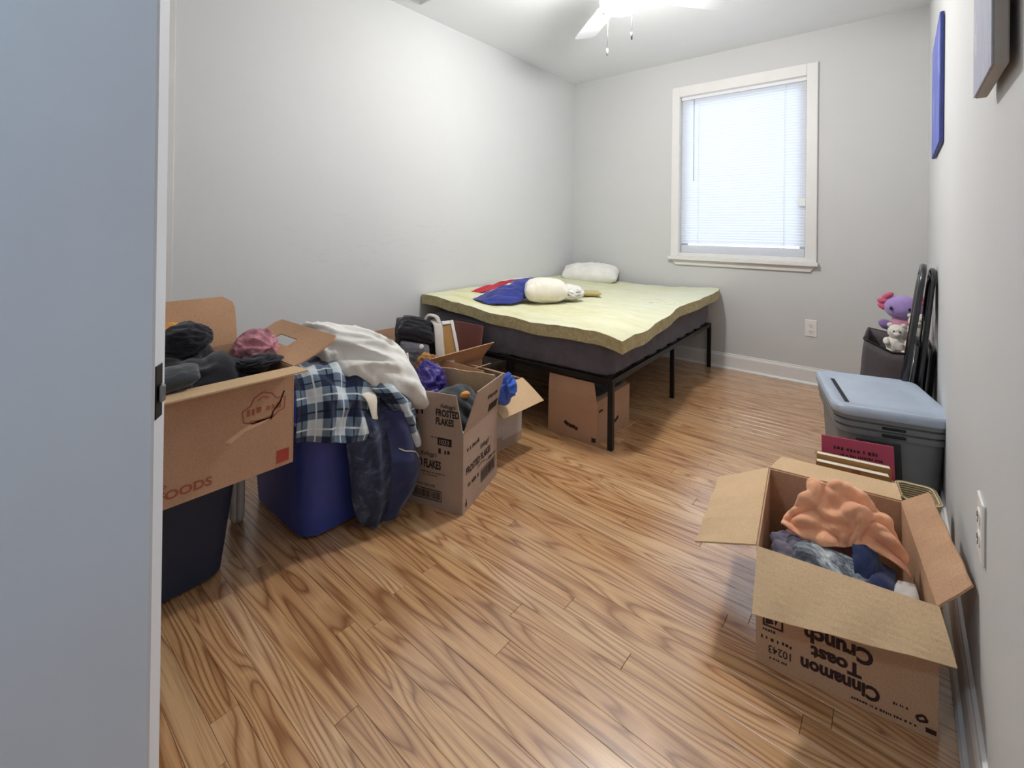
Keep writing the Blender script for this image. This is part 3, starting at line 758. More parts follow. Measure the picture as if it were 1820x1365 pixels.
for k in range(4):
    an = math.radians(50.5+90*k-1); ca, sa = math.cos(an), math.sin(an); vs = []; fs = []
    prof = [(.16, .045), (.20, .058), (.30, .062), (.45, .066), (.545, .066), (.567, .06), (.574, .045)]
    for s_ in (0, 1):
        for r_, hw in prof:
            for w_ in (-1, 1):
                zz = -.222 - .0*s_ + w_*hw*-.20 + (-.006 if s_ else 0); vs.append((r_*ca - w_*hw*sa, r_*sa + w_*hw*ca, zz))
    n = len(prof)
    for i in range(n-1):
        a = 2*i; b = 2*n+2*i; fs += [(a, a+1, a+3, a+2), (b, b+2, b+3, b+1), (a, a+2, b+2, b), (a+1, b+1, b+3, a+3)]
    fs += [(0, 2*n, 2*n+1, 1), (2*n-2, 2*n-1, 4*n-1, 4*n-2)]
    bd = mesh('blade', vs, fs, 'fanwhite', fan)
    tube('blade_bracket', [(.09*ca, .09*sa, -.19), (.15*ca, .15*sa, -.215), (.24*ca, .24*sa, -.2285)], [.012, .014, .01], 'fanwhite', bd, 8, flat=(1.6, .35))
for (x, yy, z0, mt) in ((-.055, -.035, 1.90, 'cord'), (.052, .004, 1.965, 'chrome')):
    ch = tube('pull_chain', [(x, yy, -.25), (x*1.02, yy, z0-ZC+.03)], .0022, 'cord', fan, 6)
    tube('pull_fob', [(x*1.02, yy, z0-ZC+.034), (x*1.02, yy, z0-ZC)], [.004, .0045], mt, ch, 8)

# ================================================================== bed
bo = Vector((-1.053, 2.004, 0)); brz = math.radians(2.57); BW, BL = 1.26, 1.73
bed = thing('metal_bed', 'black metal platform bed frame in the corner under the window', 'bed', bo, brz)
for (x, yy) in ((0, 0), (0, .88), (0, BL), (-BW, 0), (-BW, .88), (-BW, BL), (-BW/2, .02), (-BW/2, BL)):
    box('leg', (x-.013, yy-.013, 0), (x+.013, yy+.013, .315 if yy == .88 or x == -BW/2 else .338), 'blackmetal', bed, .002)
for x in (0, -BW): box('side_rail', (x-.012, .013, .312), (x+.012, BL-.013, .338), 'blackmetal', bed, .002)
for yy in (0, BL): box('end_rail', (-BW+.012, yy-.012, .312), (-.012, yy+.012, .338), 'blackmetal', bed, .002)
box('centre_rail', (-BW/2-.012, .013, .305), (-BW/2+.012, BL-.013, .328), 'blackmetal', bed, .002)
for k in range(9): box('slat', (-BW+.013, .12+k*.185, .329), (-.013, .155+k*.185, .338), 'blackmetal', bed, .001)
# charcoal box spring
bs = loft('box_spring', [(.60, .84, .05, 0), (.625, .865, .06, .012), (.632, .872, .06, .08), (.628, .868, .06, .158), (.60, .84, .05, .174)], 'spring')
bs.location = bo + Matrix.Rotation(brz, 3, 'Z') @ Vector((-.63, .865, .339)); bs.rotation_euler = (0, 0, brz)
tag(bs, 'charcoal fabric box spring lying on the black bed frame', 'box spring')
# foam mattress
fm = thing('foam_mattress', 'bare yellow-green foam mattress with wavy cut edges', 'mattress', bo, brz)
def foam():
    nx, ny = 60, 70; s0, s1, t0, t1 = -1.325, .075, -.048, 1.738; top = []; bot = []; rs = random.Random(3)
    for i in range(nx+1):
        for j in range(ny+1):
            a, b = i/nx, j/ny; t = t0+(t1-t0)*b; s0 = -1.338+.0455*t; s = s0+(s1-s0)*a
            # the free right and front edges wander a little
            if a > .5: s += (.018*math.sin(t*5.1+.6)+.008*math.sin(t*13))*(a-.5)*2 - .0*max(0, b-.55)*(a-.5)*2
            t += .045*(1-a)*(1-b)
            if b < .5: t += (.010*math.sin(s*7.3)+.006*math.sin(s*19))*(1-2*b)
            if a > .9 and b < .1: s -= .03*(a-.9)*(.1-b)*100*.5; t += .02*(a-.9)*(.1-b)*100
            z = .518
            z += .035*math.exp(-((a-.0)/.25)**2) + .018*math.exp(-((1-a)/.2)**2)*max(0, b-.45)*2 + .012*(b**2)
            z += .010*math.sin(a*8+b*3)*math.exp(-(b/.25)**2) + .006*mnoise.noise(Vector((a*6, b*6, 1)))
            ovr = max(0, (a-.90)/.10)*math.exp(-(b/.45)**2); ovf = max(0, (.06-b)/.06)
            z -= .038*ovr**1.4*(1 if b < .5 else .6) + (.022*ovf**1.2)*a
            th = .062 + .006*mnoise.noise(Vector((a*9, b*9, 4)))
            bot.append((s, t, z)); top.append((s, t, z+th+.004*mnoise.noise(Vector((a*26, b*20, 9)))))
    N = (nx+1)*(ny+1); id_ = lambda i, j: i*(ny+1)+j
    tf = [(id_(i, j), id_(i+1, j), id_(i+1, j+1), id_(i, j+1)) for i in range(nx) for j in range(ny)]
    # sides
    ring = [(i, 0) for i in range(nx)]+[(nx, j) for j in range(ny)]+[(i, ny) for i in range(nx, 0, -1)]+[(0, j) for j in range(ny, 0, -1)]
    o = mesh('foam_core', top+bot, tf+[tuple(N+x for x in f[::-1]) for f in tf]+[(id_(*ring[k]), N+id_(*ring[k]), N+id_(*ring[(k+1) % len(ring)]), id_(*ring[(k+1) % len(ring)])) for k in range(len(ring))], 'foam', fm, True)
    o.data.materials.append(M_['foamside'])
    for p in o.data.polygons:
        if abs(p.normal.z) < .6: p.material_index = 1
    sharp(o, 50)
foam()


# ---- things lying on the bed
flag = thing('flag_towel', 'crumpled red, white and blue cloth on the foam mattress', 'cloth', (-1.95, 2.25, .592))
def rel(o, root):
    """keep the mesh where it was simulated once it is parented"""
    o.data.transform(Matrix.Translation(-Vector(root.location))); return o
patch('red_panel', [[(-.30, -.06, .012), (-.22, .01, .03), (-.12, .06, .045)], [(-.24, .06, .05), (-.18, .11, .075), (-.10, .15, .085)], [(-.12, .20, .075), (-.07, .22, .11), (-.01, .23, .115)]], 'red', flag, 26, 20, .012, 16, 2)
patch('white_panel', [[(-.27, .0, .010), (-.30, .05, .03)], [(-.19, .16, .085), (-.22, .20, .06)], [(-.02, .28, .12), (-.06, .33, .06)]], 'white', flag, 26, 10, .006, 16, 3)
patch('white_stripe', [[(-.16, -.11, .012), (-.12, -.14, .012)], [(-.12, .02, .05), (-.06, -.02, .05)], [(-.04, .16, .105), (.0, .12, .11)]], 'white', flag, 22, 8, .004, 16, 4)
patch('blue_panel', [[(-.13, -.16, .010), (-.02, -.20, .012), (.05, -.20, .008), (.14, -.09, .008)], [(-.09, -.06, .05), (.01, -.10, .045), (.08, -.08, .035), (.15, -.02, .015)], [(-.05, .06, .085), (.03, .03, .085), (.09, .03, .07), (.15, .06, .03)], [(-.03, .17, .118), (.05, .16, .12), (.10, .17, .105), (.14, .18, .06)], [(.0, .26, .12), (.06, .27, .125), (.10, .27, .11), (.13, .26, .07)]], 'blue', flag, 40, 34, .014, 13, 6)
cu = pillow('cushion', (-1.745, 2.42, .658), (.105, .10, 0), (-.085, .10, 0), (0, 0, 1), .068, 'cream', seed=3, wr=.3)
tag(cu, 'small lumpy cream cushion beside the red and blue cloth', 'cushion')
wc = blob('white_shirt', (-1.665, 2.555, .634), (.085, .075, .045), 'white', seed=9, amp=.4, freq=2.6, floor=.592); tag(wc, 'bunched white shirt tucked against the small cream cushion', 'shirt')
tp = pillow('suede_pouch', (-1.655, 2.83, .608), (.055, .05, 0), (-.045, .05, 0), (0, 0, 1), .016, 'tanc', seed=6, wr=.15, n=18); tag(tp, 'flat tan pouch lying on the foam mattress', 'pouch')
pl = pillow('bed_pillow', (-2.10, 3.585, .665), (.245, .075, .0), (-.05, .125, .035), (.0, -.25, .97), .066, 'white', seed=1, wr=.5); tag(pl, 'white bed pillow at the head of the foam mattress', 'pillow')

# ================================================================== left pile
# navy tote carrying the FOODS carton
nt = thing('storage_tote', 'dark navy plastic tote under the carton printed FOODS', 'storage tote', (-1.735, .32, 0))
loft('tote_body', [(.178, .195, .06, .004), (.19, .208, .065, .012), (.235, .228, .065, .29), (.245, .236, .065, .30), (.247, .238, .065, .332)], 'tote_navy', nt)
loft('lid', [(.25, .241, .065, .325), (.255, .246, .068, .330), (.255, .246, .068, .345), (.235, .226, .06, .352), (.232, .223, .06, .362)], 'tote_navy', nt)
# white ridged post between the totes
po = thing('furniture_leg', 'short white ridged furniture leg standing between the two totes', 'furniture leg', (-1.80, .645, 0))
for k, (dx, dy) in enumerate(((-.012, .0), (.012, .004), (0, -.012))): tube('ridge', [(dx*.6, dy*.6, 0), (dx, dy, .02), (dx*1.1, dy*1.1, .30)], [.011, .014, .013], 'whitepaint', po, 10)

# FOODS carton: front face looks towards +x
fb = Carton('cardboard_carton', 'large tan carton printed FOODS in red, resting on the navy tote', (-1.78, .12, .364), 0, .43, .51, .275, 'card3')
fb.flap('x1', .085, 82, 10, 0, 0, 'card4')
fb.flap('x0', .165, 12, 4, .0, .004, 'card', rad=.22)
fb.flap('y1', .155, 74, -18, .0, .01, 'card', rad=.12, hole=(3, 5, 4, 7))
P = fb.pr('x1')
text(fb.root, 'FOODS', *P, .185, .022, .030, 'inkredish', 1.18, .03)
text(fb.root, 'to', *P, .190, .052, .017, 'inkredish', 1, .02)
patches(fb.root, [(.463, .012, .497, .048)], *P, 'inkred', 'red_label')
crest = [(.375, .155), (.372, .185), (.392, .195), (.402, .215), (.425, .225), (.448, .216), (.460, .200), (.485, .198), (.482, .165), (.465, .160), (.455, .150), (.40, .145), (.375, .155)]
patches(fb.root, stroke(crest, .0035)+stroke([(.41, .205), (.425, .213), (.44, .205)], .003)+stroke([(.39, .152), (.42, .149), (.455, .154)], .006), *P, 'inkredish', 'printed_crest')
patches(fb.root, scribble(.383, .168, .472, .020, 4), *P, 'inkredish', 'printed_marks')
patches(fb.root, [[(.33, .118), (.36, .135), (.40, .150), (.455, .150), (.43, .140), (.38, .130), (.345, .110)]], *P, 'torn', 'torn_patch')
patches(fb.root, stroke([(.482, .215), (.47, .185), (.452, .165), (.445, .143)], .004), *P, 'ink', 'tear')
inb = [c_inside((-1.78, .12), 0, (.012, .012), (.418, .498), .66), c_floor(.595)]
bt = cloth('black_sweater', (-1.56, .36, .76), (.44, 0, 0), (0, .52, 0), 36, 40, 'black', inb+[c_ell((-1.60, .30, .58), (.16, .14, .10)), c_ell((-1.52, .47, .58), (.10, .10, .085)), c_ell((-1.68, .42, .60), (.09, .10, .10))], squeeze=(.75, .7), seed=4, rough=.05, thick=.008, crease=(.028, 11)); tag(bt, 'black knit sweater heaped in the carton printed FOODS', 'sweater')
b2 = blob('black_beanie', (-1.60, .43, .715), (.055, .06, .045), 'black', seed=12, amp=.2, freq=2); tag(b2, 'black knitted hat on top of the black sweater', 'hat')
gr = pillow('grey_towel', (-1.363, .315, .672), (.045, -.01, -.008), (0, .085, .006), (.25, 0, .97), .024, 'black2', seed=4, wr=.2); tag(gr, 'rolled charcoal towel hanging over the rim of the FOODS carton', 'towel')
pk = blob('pink_scarf', (-1.53, .595, .665), (.045, .055, .055), 'pink', seed=21, amp=.35, freq=2.4); tag(pk, 'pink patterned scarf bunched at the corner of the FOODS carton', 'scarf')
bk = blob('black_sock', (-1.455, .575, .645), (.035, .06, .022), 'black', seed=23, amp=.25, freq=2.2); tag(bk, 'black sock lying against the pink patterned scarf', 'sock')
og = blob('orange_scarf', (-1.72, .40, .70), (.04, .055, .04), 'orangepatch', seed=25, amp=.5, freq=2.2); tag(og, 'orange cloth peeking out behind the black sweater', 'cloth')

# blue tote ----------------------------------------------------------
bt_c = (-1.70, .885)
bt = thing('storage_tote', 'bright blue plastic tote buried under a plaid shirt and pillow', 'storage tote', (bt_c[0], bt_c[1], 0))
loft('tote_body', [(.195, .135, .06, .004), (.21, .148, .065, .014), (.238, .166, .065, .36), (.252, .176, .068, .365), (.255, .178, .068, .392), (.25, .174, .066, .395), (.23, .158, .06, .39), (.205, .14, .06, .03)], 'tote_blue', bt)
ffr = math.radians(18); ffo = (-1.218-.36*math.cos(ffr), 1.189-.36*math.sin(ffr))
heap = [c_floor(.0), c_box((-1.962, .70, 0), (-1.442, 1.065, .40)), c_ell((-1.68, .88, .40), (.25, .19, .13)), c_box((0, 0, 0), (.36, .308, .44), ffr, ffo), c_box((-1.78, .12, .36), (-1.345, .64, .645))]
ps = thing('plaid_shirt', 'navy and white plaid flannel shirt draped over the blue tote', 'shirt', (-1.5, .88, .4))
patch('shirt_body', [[(-.25, -.18, .12), (-.22, -.08, .16), (-.20, .04, .16), (-.20, .12, .12)], [(-.08, -.19, .16), (-.06, -.09, .175), (-.05, .02, .165), (-.05, .12, .13)], [(.03, -.20, .155), (.05, -.11, .15), (.06, -.01, .13), (.05, .10, .09)], [(.07, -.205, .07), (.095, -.12, .07), (.10, -.03, .05), (.09, .07, .01)], [(.075, -.21, -.015), (.105, -.13, -.035), (.115, -.05, -.06), (.105, .02, -.07)]], 'plaid', ps, 50, 40, .022, 11, 4, .004, (.5, 1.2))
patch('sleeve', [[(.02, .02, .135), (.05, .09, .12), (.05, .16, .085)], [(.09, .05, .085), (.115, .11, .075), (.10, .17, .04)], [(.105, .10, .03), (.14, .145, .02), (.115, .195, .0)], [(.105, .145, -.06), (.145, .18, -.06), (.12, .215, -.07)], [(.10, .175, -.15), (.145, .205, -.155), (.115, .228, -.16)]], 'plaid', ps, 40, 24, .014, 16, 8, .006)
dj = thing('denim_jacket', 'dark blue denim jacket hanging from the pile down to the floor', 'jacket', (-1.42, .97, 0))
patch('jacket_body', [[(-.10, -.17, .47), (-.06, -.07, .475), (-.05, .03, .47), (-.09, .10, .455)], [(-.015, -.14, .39), (.025, -.05, .40), (.03, .03, .39), (.0, .10, .37)], [(-.005, -.12, .27), (.045, -.05, .27), (.055, .03, .27), (.03, .105, .26)], [(-.01, -.10, .15), (.045, -.045, .15), (.06, .03, .14), (.035, .10, .14)], [(-.015, -.075, .06), (.03, -.035, .055), (.045, .01, .05), (.02, .07, .06)], [(-.02, -.05, .010), (.015, -.03, .008), (.03, .0, .008), (.01, .04, .010)]], 'denim', dj, 60, 40, .026, 9, 5, .010, (.35, 1.2))
patch('jacket_lapel', [[(.02, -.01, .40), (.05, .05, .395), (.035, .10, .375)], [(.055, .0, .29), (.075, .06, .28), (.05, .115, .245)], [(.07, .0, .20), (.088, .07, .195), (.055, .132, .165)], [(.065, .0, .11), (.08, .055, .105), (.05, .115, .10)], [(.05, -.01, .03), (.06, .02, .028), (.04, .06, .035)]], 'jacketlining', dj, 40, 26, .010, 10, 7, .010)
tube('lapel_seam', [(.063, .015, .285), (.083, .045, .262), (.085, .075, .25), (.072, .112, .225), (.062, .134, .17)], .0022, 'lightgrey', dj, 6, spline=5)
wp = pillow('bed_pillow', (-1.55, .985, .528), (.105, .18, -.055), (-.115, -.005, .115), (.62, -.42, .66), .115, 'white', seed=5, wr=.5, sag=.03); tag(wp, 'plump white pillow lying on the plaid shirt', 'pillow')
ws = tube('drawstring_cloth', [(-1.42, .915, .475), (-1.395, .92, .455), (-1.385, .925, .40), (-1.388, .935, .355)], [.02, .017, .009, .013], 'cream', n=14, flat=(1.4, .25), spline=5); tag(ws, 'short white sash dangling below the plump white pillow', 'cloth')

# ---------------------------------------------------------------- frosted flakes carton
ff = Carton('cereal_carton', 'grey-brown carton printed FROSTED FLAKES with its flaps up', (ffo[0], ffo[1], 0), ffr, .36, .308, .291, 'card2')
ff.flap('y0', .142, 1, -1, .0, .03, rad=0)
F0 = ff.lastflap
ff.flap('x1', .150, 12, -1, .055, .0, rad=0); F1 = ff.lastflap
ff.flap('y1', .140, -4, -4, .004, .012, 'card4', wav=.004)
ff.flap('x0', .135, 40, 10, .0, .01)
P = ff.pr('y0')
text(ff.root, 'FROSTED FLAKES', *P, .092, .148, .042, 'ink', .54, .035)
text(ff.root, "Kellogg's", *P, .178, .192, .022, 'ink', .9, .012, shear=.35)
text(ff.root, 'PACK SIZE CASE', *P, .165, .078, .012, 'ink', .9, .01)
patches(ff.root, barcode(.145, .028, .272, .068, 3)+scribble(.165, .128, .285, .006, 2)+scribble(.19, .118, .25, .005, 6), *P, 'ink', 'printed_marks')
patches(ff.root, [(.252, .240, .312, .268)]+scribble(.256, .206, .312, .022, 9)+scribble(.222, .262, .248, .006, 4), *P, 'ink', 'printed_marks')
text(ff.root, '1033', *P, .2565, .245, .024, 'card2', .95, .01, name='printed_number').data.transform(Matrix.Translation((0, -.0006, 0)))
text(ff.root, '0.33', *P, .125, .262, .028, 'ink', .9, .012)
text(ff.root, 'FROSTED\nFLAKES', F0[0], F0[1], F0[2], F0[3], .243, .058, .035, 'ink', .68, .035, spacing=.92)
text(ff.root, "Kellogg's", F0[0], F0[1], F0[2], F0[3], .262, .090, .020, 'ink', .9, .012, shear=.35)
patches(ff.root, [(.130, .085, .182, .112)]+scribble(.134, .05, .182, .022, 8), F0[0], F0[1], F0[2], F0[3], 'ink', 'printed_marks')
text(ff.root, '0.33', F0[0], F0[1], F0[2], F0[3], .125, .018, .026, 'ink', .9, .012)
P = ff.pr('x1')
text(ff.root, 'FROSTED FLAKES', *P, .022, .135, .036, 'ink', .775, .035)
text(ff.root, "Kellogg's", *P, .14, .182, .026, 'ink', .9, .012, shear=.35)
patches(ff.root, barcode(.15, .045, .285, .095, 8)+scribble(.04, .082, .13, .018, 14)+scribble(.20, .105, .285, .012, 5)+scribble(.03, .215, .13, .018, 19)+stroke([(.12, .118), (.15, .125), (.19, .119)], .003), *P, 'ink', 'printed_marks')
text(ff.root, '4', *P, .018, .015, .045, 'ink', .7, .02)
patches(ff.root, scribble(.17, .075, .27, .022, 24)+[(.20, .015, .285, .048)], F1[0], F1[1], F1[2], F1[3], 'ink', 'printed_marks')
wfc = lambda x, y, z: ff.world((x, y, z))
inb = [c_inside(ffo, ffr, (.012, .012), (.348, .296), .33), c_floor(.26)]
bs_ = cloth('black_sweatshirt', wfc(.22, .16, .42), tuple(Vector(wfc(.34, .16, 0))-Vector(wfc(0, .16, 0))), tuple(Vector(wfc(0, .36, 0))-Vector(wfc(0, 0, 0))), 34, 34, 'black2', inb+[c_ell(wfc(.25, .15, .28), (.105, .12, .115)), c_ell(wfc(.10, .15, .26), (.10, .12, .07))], squeeze=(.85, .8), seed=12, rough=.05, thick=.008, crease=(.032, 12)); tag(bs_, 'charcoal sweatshirt heaped inside the FROSTED FLAKES carton', 'sweatshirt')
pt = blob('orange_badge', wfc(.300, .12, .392), (.022, .015, .013), 'orangepatch', seed=3, amp=.15, freq=2, sub=3, rot=(0, -.5, ffr)); tag(pt, 'small orange cloth scrap on the charcoal sweatshirt', 'cloth scrap')
pb = blob('plastic_bag', wfc(.075, .215, .375), (.062, .06, .085), 'purple_bag', seed=31, amp=.42, freq=2.8, sub=5); tag(pb, 'shiny purple plastic bag in the FROSTED FLAKES carton', 'plastic bag')
bb = blob('blue_bag', (-1.325, 1.535, .352), (.045, .055, .062), 'bright', seed=33, amp=.35, freq=1.9, sub=5, rot=(.3, .2, 0)); tag(bb, 'bright blue nylon bag behind the FROSTED FLAKES carton', 'bag')
wsc = blob('white_sock', wfc(.338, .03, .272), (.012, .016, .016), 'white', seed=2, amp=.3, freq=2, sub=3); tag(wsc, 'scrap of white cloth at the front corner of the FROSTED FLAKES carton', 'cloth scrap')

# ---------------------------------------------------------------- white carton and the brown carton by the bed
wb = Carton('cardboard_carton', 'small white carton with a tan flap beside the bed', (-1.73, 1.515, 0), 0, .287, .298, .305, 'white_card')
wb.flap('x1', .155, 118, 8, .0, .0, 'card4'); wb.flap('y1', .10, -70, 0, .01, .0, 'card'); wb.flap('x0', .08, -65, 0, .0, .0, 'card'); wb.flap('y0', .10, -10, 0, .0, .0, 'card')
P = wb.pr('x1')
patches(wb.root, scribble(.02, .215, .285, .016, 3)+[(.0, .245, .285, .262)], *P, 'ink', 'printed_marks'); patches(wb.root, [(0, .004, .296, .045), (.06, .045, .15, .065)], *P, 'card2', 'brown_tape')
bb4 = Carton('cardboard_carton', 'open brown carton of picture frames and a backpack beside the bed', (-2.215, 1.43, 0), 0, .44, .44, .325, 'card3')
bb4.flap('x0', .15, 3, 0, .0, .02); bb4.flap('x1', .14, 35, 12, .0, .0, 'card'); bb4.flap('y0', .12, 60, 0, .01, .01)
rb = box('red_board', (-.115, -.004, 0), (.115, .004, .30), 'redboard', None, .001); rb.location = (-1.905, 1.845, .205); rb.rotation_euler = (math.radians(-9), 0, 0); tag(rb, 'dull red board standing in the carton beside the bed', 'board')
def pframe(label, loc, rz, w, h, mat, tilt):
    t = thing('picture_frame', label, 'picture frame', loc, rz, None); t.rotation_euler = (tilt, 0, rz)
    for a, b in (((-w/2, -.009, 0), (-w/2+.022, .009, h)), ((w/2-.022, -.009, 0), (w/2, .009, h)), ((-w/2+.022, -.009, h-.022), (w/2-.022, .009, h)), ((-w/2+.022, -.009, 0), (w/2-.022, .009, .022))): box('frame_bar', a, b, mat, t, .003)
    box('backing', (-w/2+.022, .0, .022), (w/2-.022, .005, h-.022), 'kraft', t, 0); return t
pframe('white picture frame leaning in the brown carton beside the red board', (-1.93, 1.75, .215), math.radians(78), .22, .315, 'whitepaint', math.radians(-24))
pframe('greyish picture frame leaning between the backpack and white frame', (-1.955, 1.68, .205), math.radians(78), .20, .29, 'page', math.radians(-24))
bp = thing('backpack', 'black and grey backpack stuffed in the brown carton', 'backpack', (-2.03, 1.62, .2))
pillow('bag_body', (.02, .0, .17), (.11, .085, -.01), (-.03, .02, .185), (.60, -.78, .15), .085, 'black', bp, seed=2, wr=.35)
pillow('mesh_pocket', (.085, -.085, .165), (.065, .05, -.01), (-.012, .01, .085), (.62, -.75, .2), .03, 'greymesh', bp, seed=2, wr=.3, n=24)
pillow('top_flap', (.045, -.03, .305), (.085, .065, -.02), (-.035, .05, .045), (.45, -.5, .74), .035, 'black', bp, seed=7, wr=.5, n=24)
tube('strap', [(.085, .045, .345), (.135, .03, .325), (.165, .015, .24), (.185, .01, .14)], .017, 'lightgrey', bp, 10, flat=(1.5, .35), spline=5)
tube('handle', [(.05, .01, .345), (.065, .025, .372), (.105, .045, .365), (.125, .045, .335)], .012, 'lightgrey', bp, 10, flat=(1.3, .7), spline=5)
gm = lathe('grommet', [(.006, 0), (.011, 0), (.012, .003), (.010, .006), (.006, .006)], 'cover', bp, 16); gm.matrix_local = Matrix.Translation((.138, -.082, .235)) @ Matrix.Rotation(math.radians(75), 4, Vector((.75, .62, 0)))
tube('white_cord', [(.075, -.125, .20), (.095, -.13, .14), (.09, -.13, .09)], .006, 'cream', bp, 8, spline=4)
tg = blob('paper_wad', (-1.755, 1.60, .365), (.03, .028, .03), 'white', seed=5, amp=.3, freq=2, sub=3); tag(tg, 'crumpled white paper at the rim of the brown carton', 'paper')
br = blob('brown_glove', (-1.80, 1.50, .375), (.03, .05, .045), 'kraft', seed=8, amp=.5, freq=1.8, sub=4); tag(br, 'tan cloth tucked beside the black and grey backpack', 'cloth')

# ---------------------------------------------------------------- carton under the bed
ub = Carton('cardboard_carton', 'plain tan carton pushed under the bed frame', (-1.405, 1.985, 0), math.radians(1.5), .283, .372, .212, 'card3')
ub.flap('y0', .088, -3, -4, .0, .02); ub.flap('x1', .09, -80, 0, .01, .01); ub.flap('x0', .09, -70, 0, .01, .01)
P = ub.pr('y0'); patches(ub.root, stroke([(.10, .075), (.125, .062), (.165, .060), (.175, .05)], .018), *P, 'inkbrown', 'printed_banner'); patches(ub.root, [[(.255, .012), (.278, .016), (.278, .038), (.267, .033), (.255, .037)]], *P, 'inkbrown', 'printed_marks')
P = ub.pr('x1'); patches(ub.root, stroke([(.155, .06), (.20, .062), (.235, .075)], .018), *P, 'inkbrown', 'printed_banner'); patches(ub.root, [(.02, .155, .06, .165)], *P, 'inkbrown', 'printed_marks')
kc = pillow('black_coat', (-1.255, 2.19, .226), (.12, 0, 0), (0, .165, 0), (0, 0, 1), .018, 'black', seed=8, wr=.3); tag(kc, 'folded black coat in the carton under the bed', 'coat')

# ================================================================== right side
ro = math.radians(7.5); co_ = (-.266, 1.264)
cb = Carton('cereal_carton', 'open tan carton printed Cinnamon Toast Crunch upside down', (co_[0], co_[1], 0), ro, .336, .445, .278, 'card')
cb.flap('y0', .122, 122, 6, .0, -.012, 'card4', wav=.003, skew=-.2)
cb.flap('x0', .165, 114, 4, .015, .04, 'card4', wav=.003)
cb.flap('y1', .095, 86, 3, .0, .03, 'card4')
cb.flap('x1', .085, 32, 8, -.01, .06, 'card', wav=.003)
P = cb.pr('y0'); UD = math.pi
text(cb.root, 'Cinnamon', *P, .240, .056, .041, 'inkbrown', .86, .045, UD)
text(cb.root, 'Toast', *P, .207, .092, .040, 'inkbrown', 1.0, .045, UD)
text(cb.root, 'Crunch', *P, .228, .132, .047, 'inkbrown', .90, .045, UD)
patches(cb.root, frame_rects(.015, .095, .058, .145, .004)+[[(.021, .10), (.038, .105), (.03, .135), (.021, .13)], [(.042, .103), (.054, .135), (.047, .137), (.04, .11)]], *P, 'inkbrown', 'printed_emblem')
text(cb.root, '10243', *P, .078, .052, .026, 'inkbrown', .8, .01, UD)
patches(cb.root, scribble(.012, .062, .072, .010, 31)+scribble(.015, .083, .042, .007, 34)+scribble(.03, .020, .065, .006, 37), *P, 'inkbrown', 'printed_marks')
patches(cb.root, scribble(.19, .012, .30, .006, 41)+scribble(.262, .040, .285, .006, 42)+stroke([(.30, .036), (.312, .044), (.318, .034), (.304, .028), (.30, .036)], .005)+[(.315, .012, .332, .022)], *P, 'inkbrown', 'printed_marks')
wc_ = lambda x, y, z: cb.world((x, y, z))
ex = Vector(wc_(1, 0, 0))-Vector(wc_(0, 0, 0)); ey = Vector(wc_(0, 1, 0))-Vector(wc_(0, 0, 0))
fill = blob('maroon_shirt', wc_(.155, .235, .115), (.13, .18, .095), 'maroon', seed=51, amp=.14, freq=2.2, sub=5, rot=(0, 0, ro)); tag(fill, 'maroon shirt beneath the other clothes in the Cinnamon Toast Crunch carton', 'shirt')
def incloth(name, label, cat, ctrl, mat, n1, n2, wr, wf, seed, st=(1, 1)):
    return tag(patch(name, [[wc_(*p) for p in r] for r in ctrl], mat, None, n1, n2, wr, wf, seed, .005, st), label, cat)
incloth('grey_shirt', 'plain grey jersey shirt beside the tie-dyed one in the Cinnamon Toast Crunch carton', 'shirt', [[(.018, .03, .17), (.05, .03, .19), (.10, .04, .185)], [(.018, .10, .21), (.06, .11, .235), (.10, .11, .225)], [(.022, .18, .215), (.06, .18, .245), (.10, .18, .24)]], 'greyc', 34, 26, .024, 17, 3)
incloth('tie_dye_shirt', 'grey and white tie-dyed shirt in the Cinnamon Toast Crunch carton', 'shirt', [[(.06, .02, .17), (.13, .02, .18), (.20, .02, .185), (.25, .02, .17)], [(.07, .08, .218), (.13, .075, .235), (.19, .07, .238), (.245, .06, .20)], [(.08, .15, .238), (.13, .15, .255), (.19, .14, .25), (.24, .12, .22)]], 'tiedye', 40, 40, .022, 13, 5, (1.2, .6))
incloth('navy_shirt', 'navy cotton shirt under the peach cloth in the Cinnamon Toast Crunch carton', 'shirt', [[(.19, .03, .19), (.23, .03, .20), (.265, .04, .18)], [(.20, .09, .238), (.24, .09, .25), (.28, .10, .22)], [(.20, .16, .265), (.25, .165, .265), (.295, .17, .23)]], 'denim2', 36, 32, .022, 13, 8, (.6, 1.2))
incloth('white_towel', 'off-white towel beside the navy shirt in the Cinnamon Toast Crunch carton', 'towel', [[(.255, .02, .19), (.318, .02, .19)], [(.27, .07, .228), (.318, .08, .225)], [(.285, .13, .235), (.318, .14, .235)]], 'lightgrey', 26, 14, .010, 15, 9)
incloth('peach_shirt', 'crumpled peach orange shirt on top of the Cinnamon Toast Crunch carton', 'shirt', [[(.045, .165, .262), (.12, .150, .245), (.18, .145, .262), (.24, .155, .272), (.315, .145, .243)], [(.065, .20, .305), (.12, .185, .325), (.18, .175, .308), (.245, .18, .335), (.308, .185, .275)], [(.10, .225, .318), (.122, .222, .37), (.165, .23, .378), (.25, .24, .35), (.292, .225, .305)], [(.105, .275, .285), (.14, .275, .33), (.19, .285, .34), (.24, .29, .31), (.285, .27, .28)], [(.10, .33, .215), (.15, .34, .235), (.20, .34, .24), (.25, .34, .225), (.285, .32, .215)]], 'orange', 72, 72, .034, 15, 4)

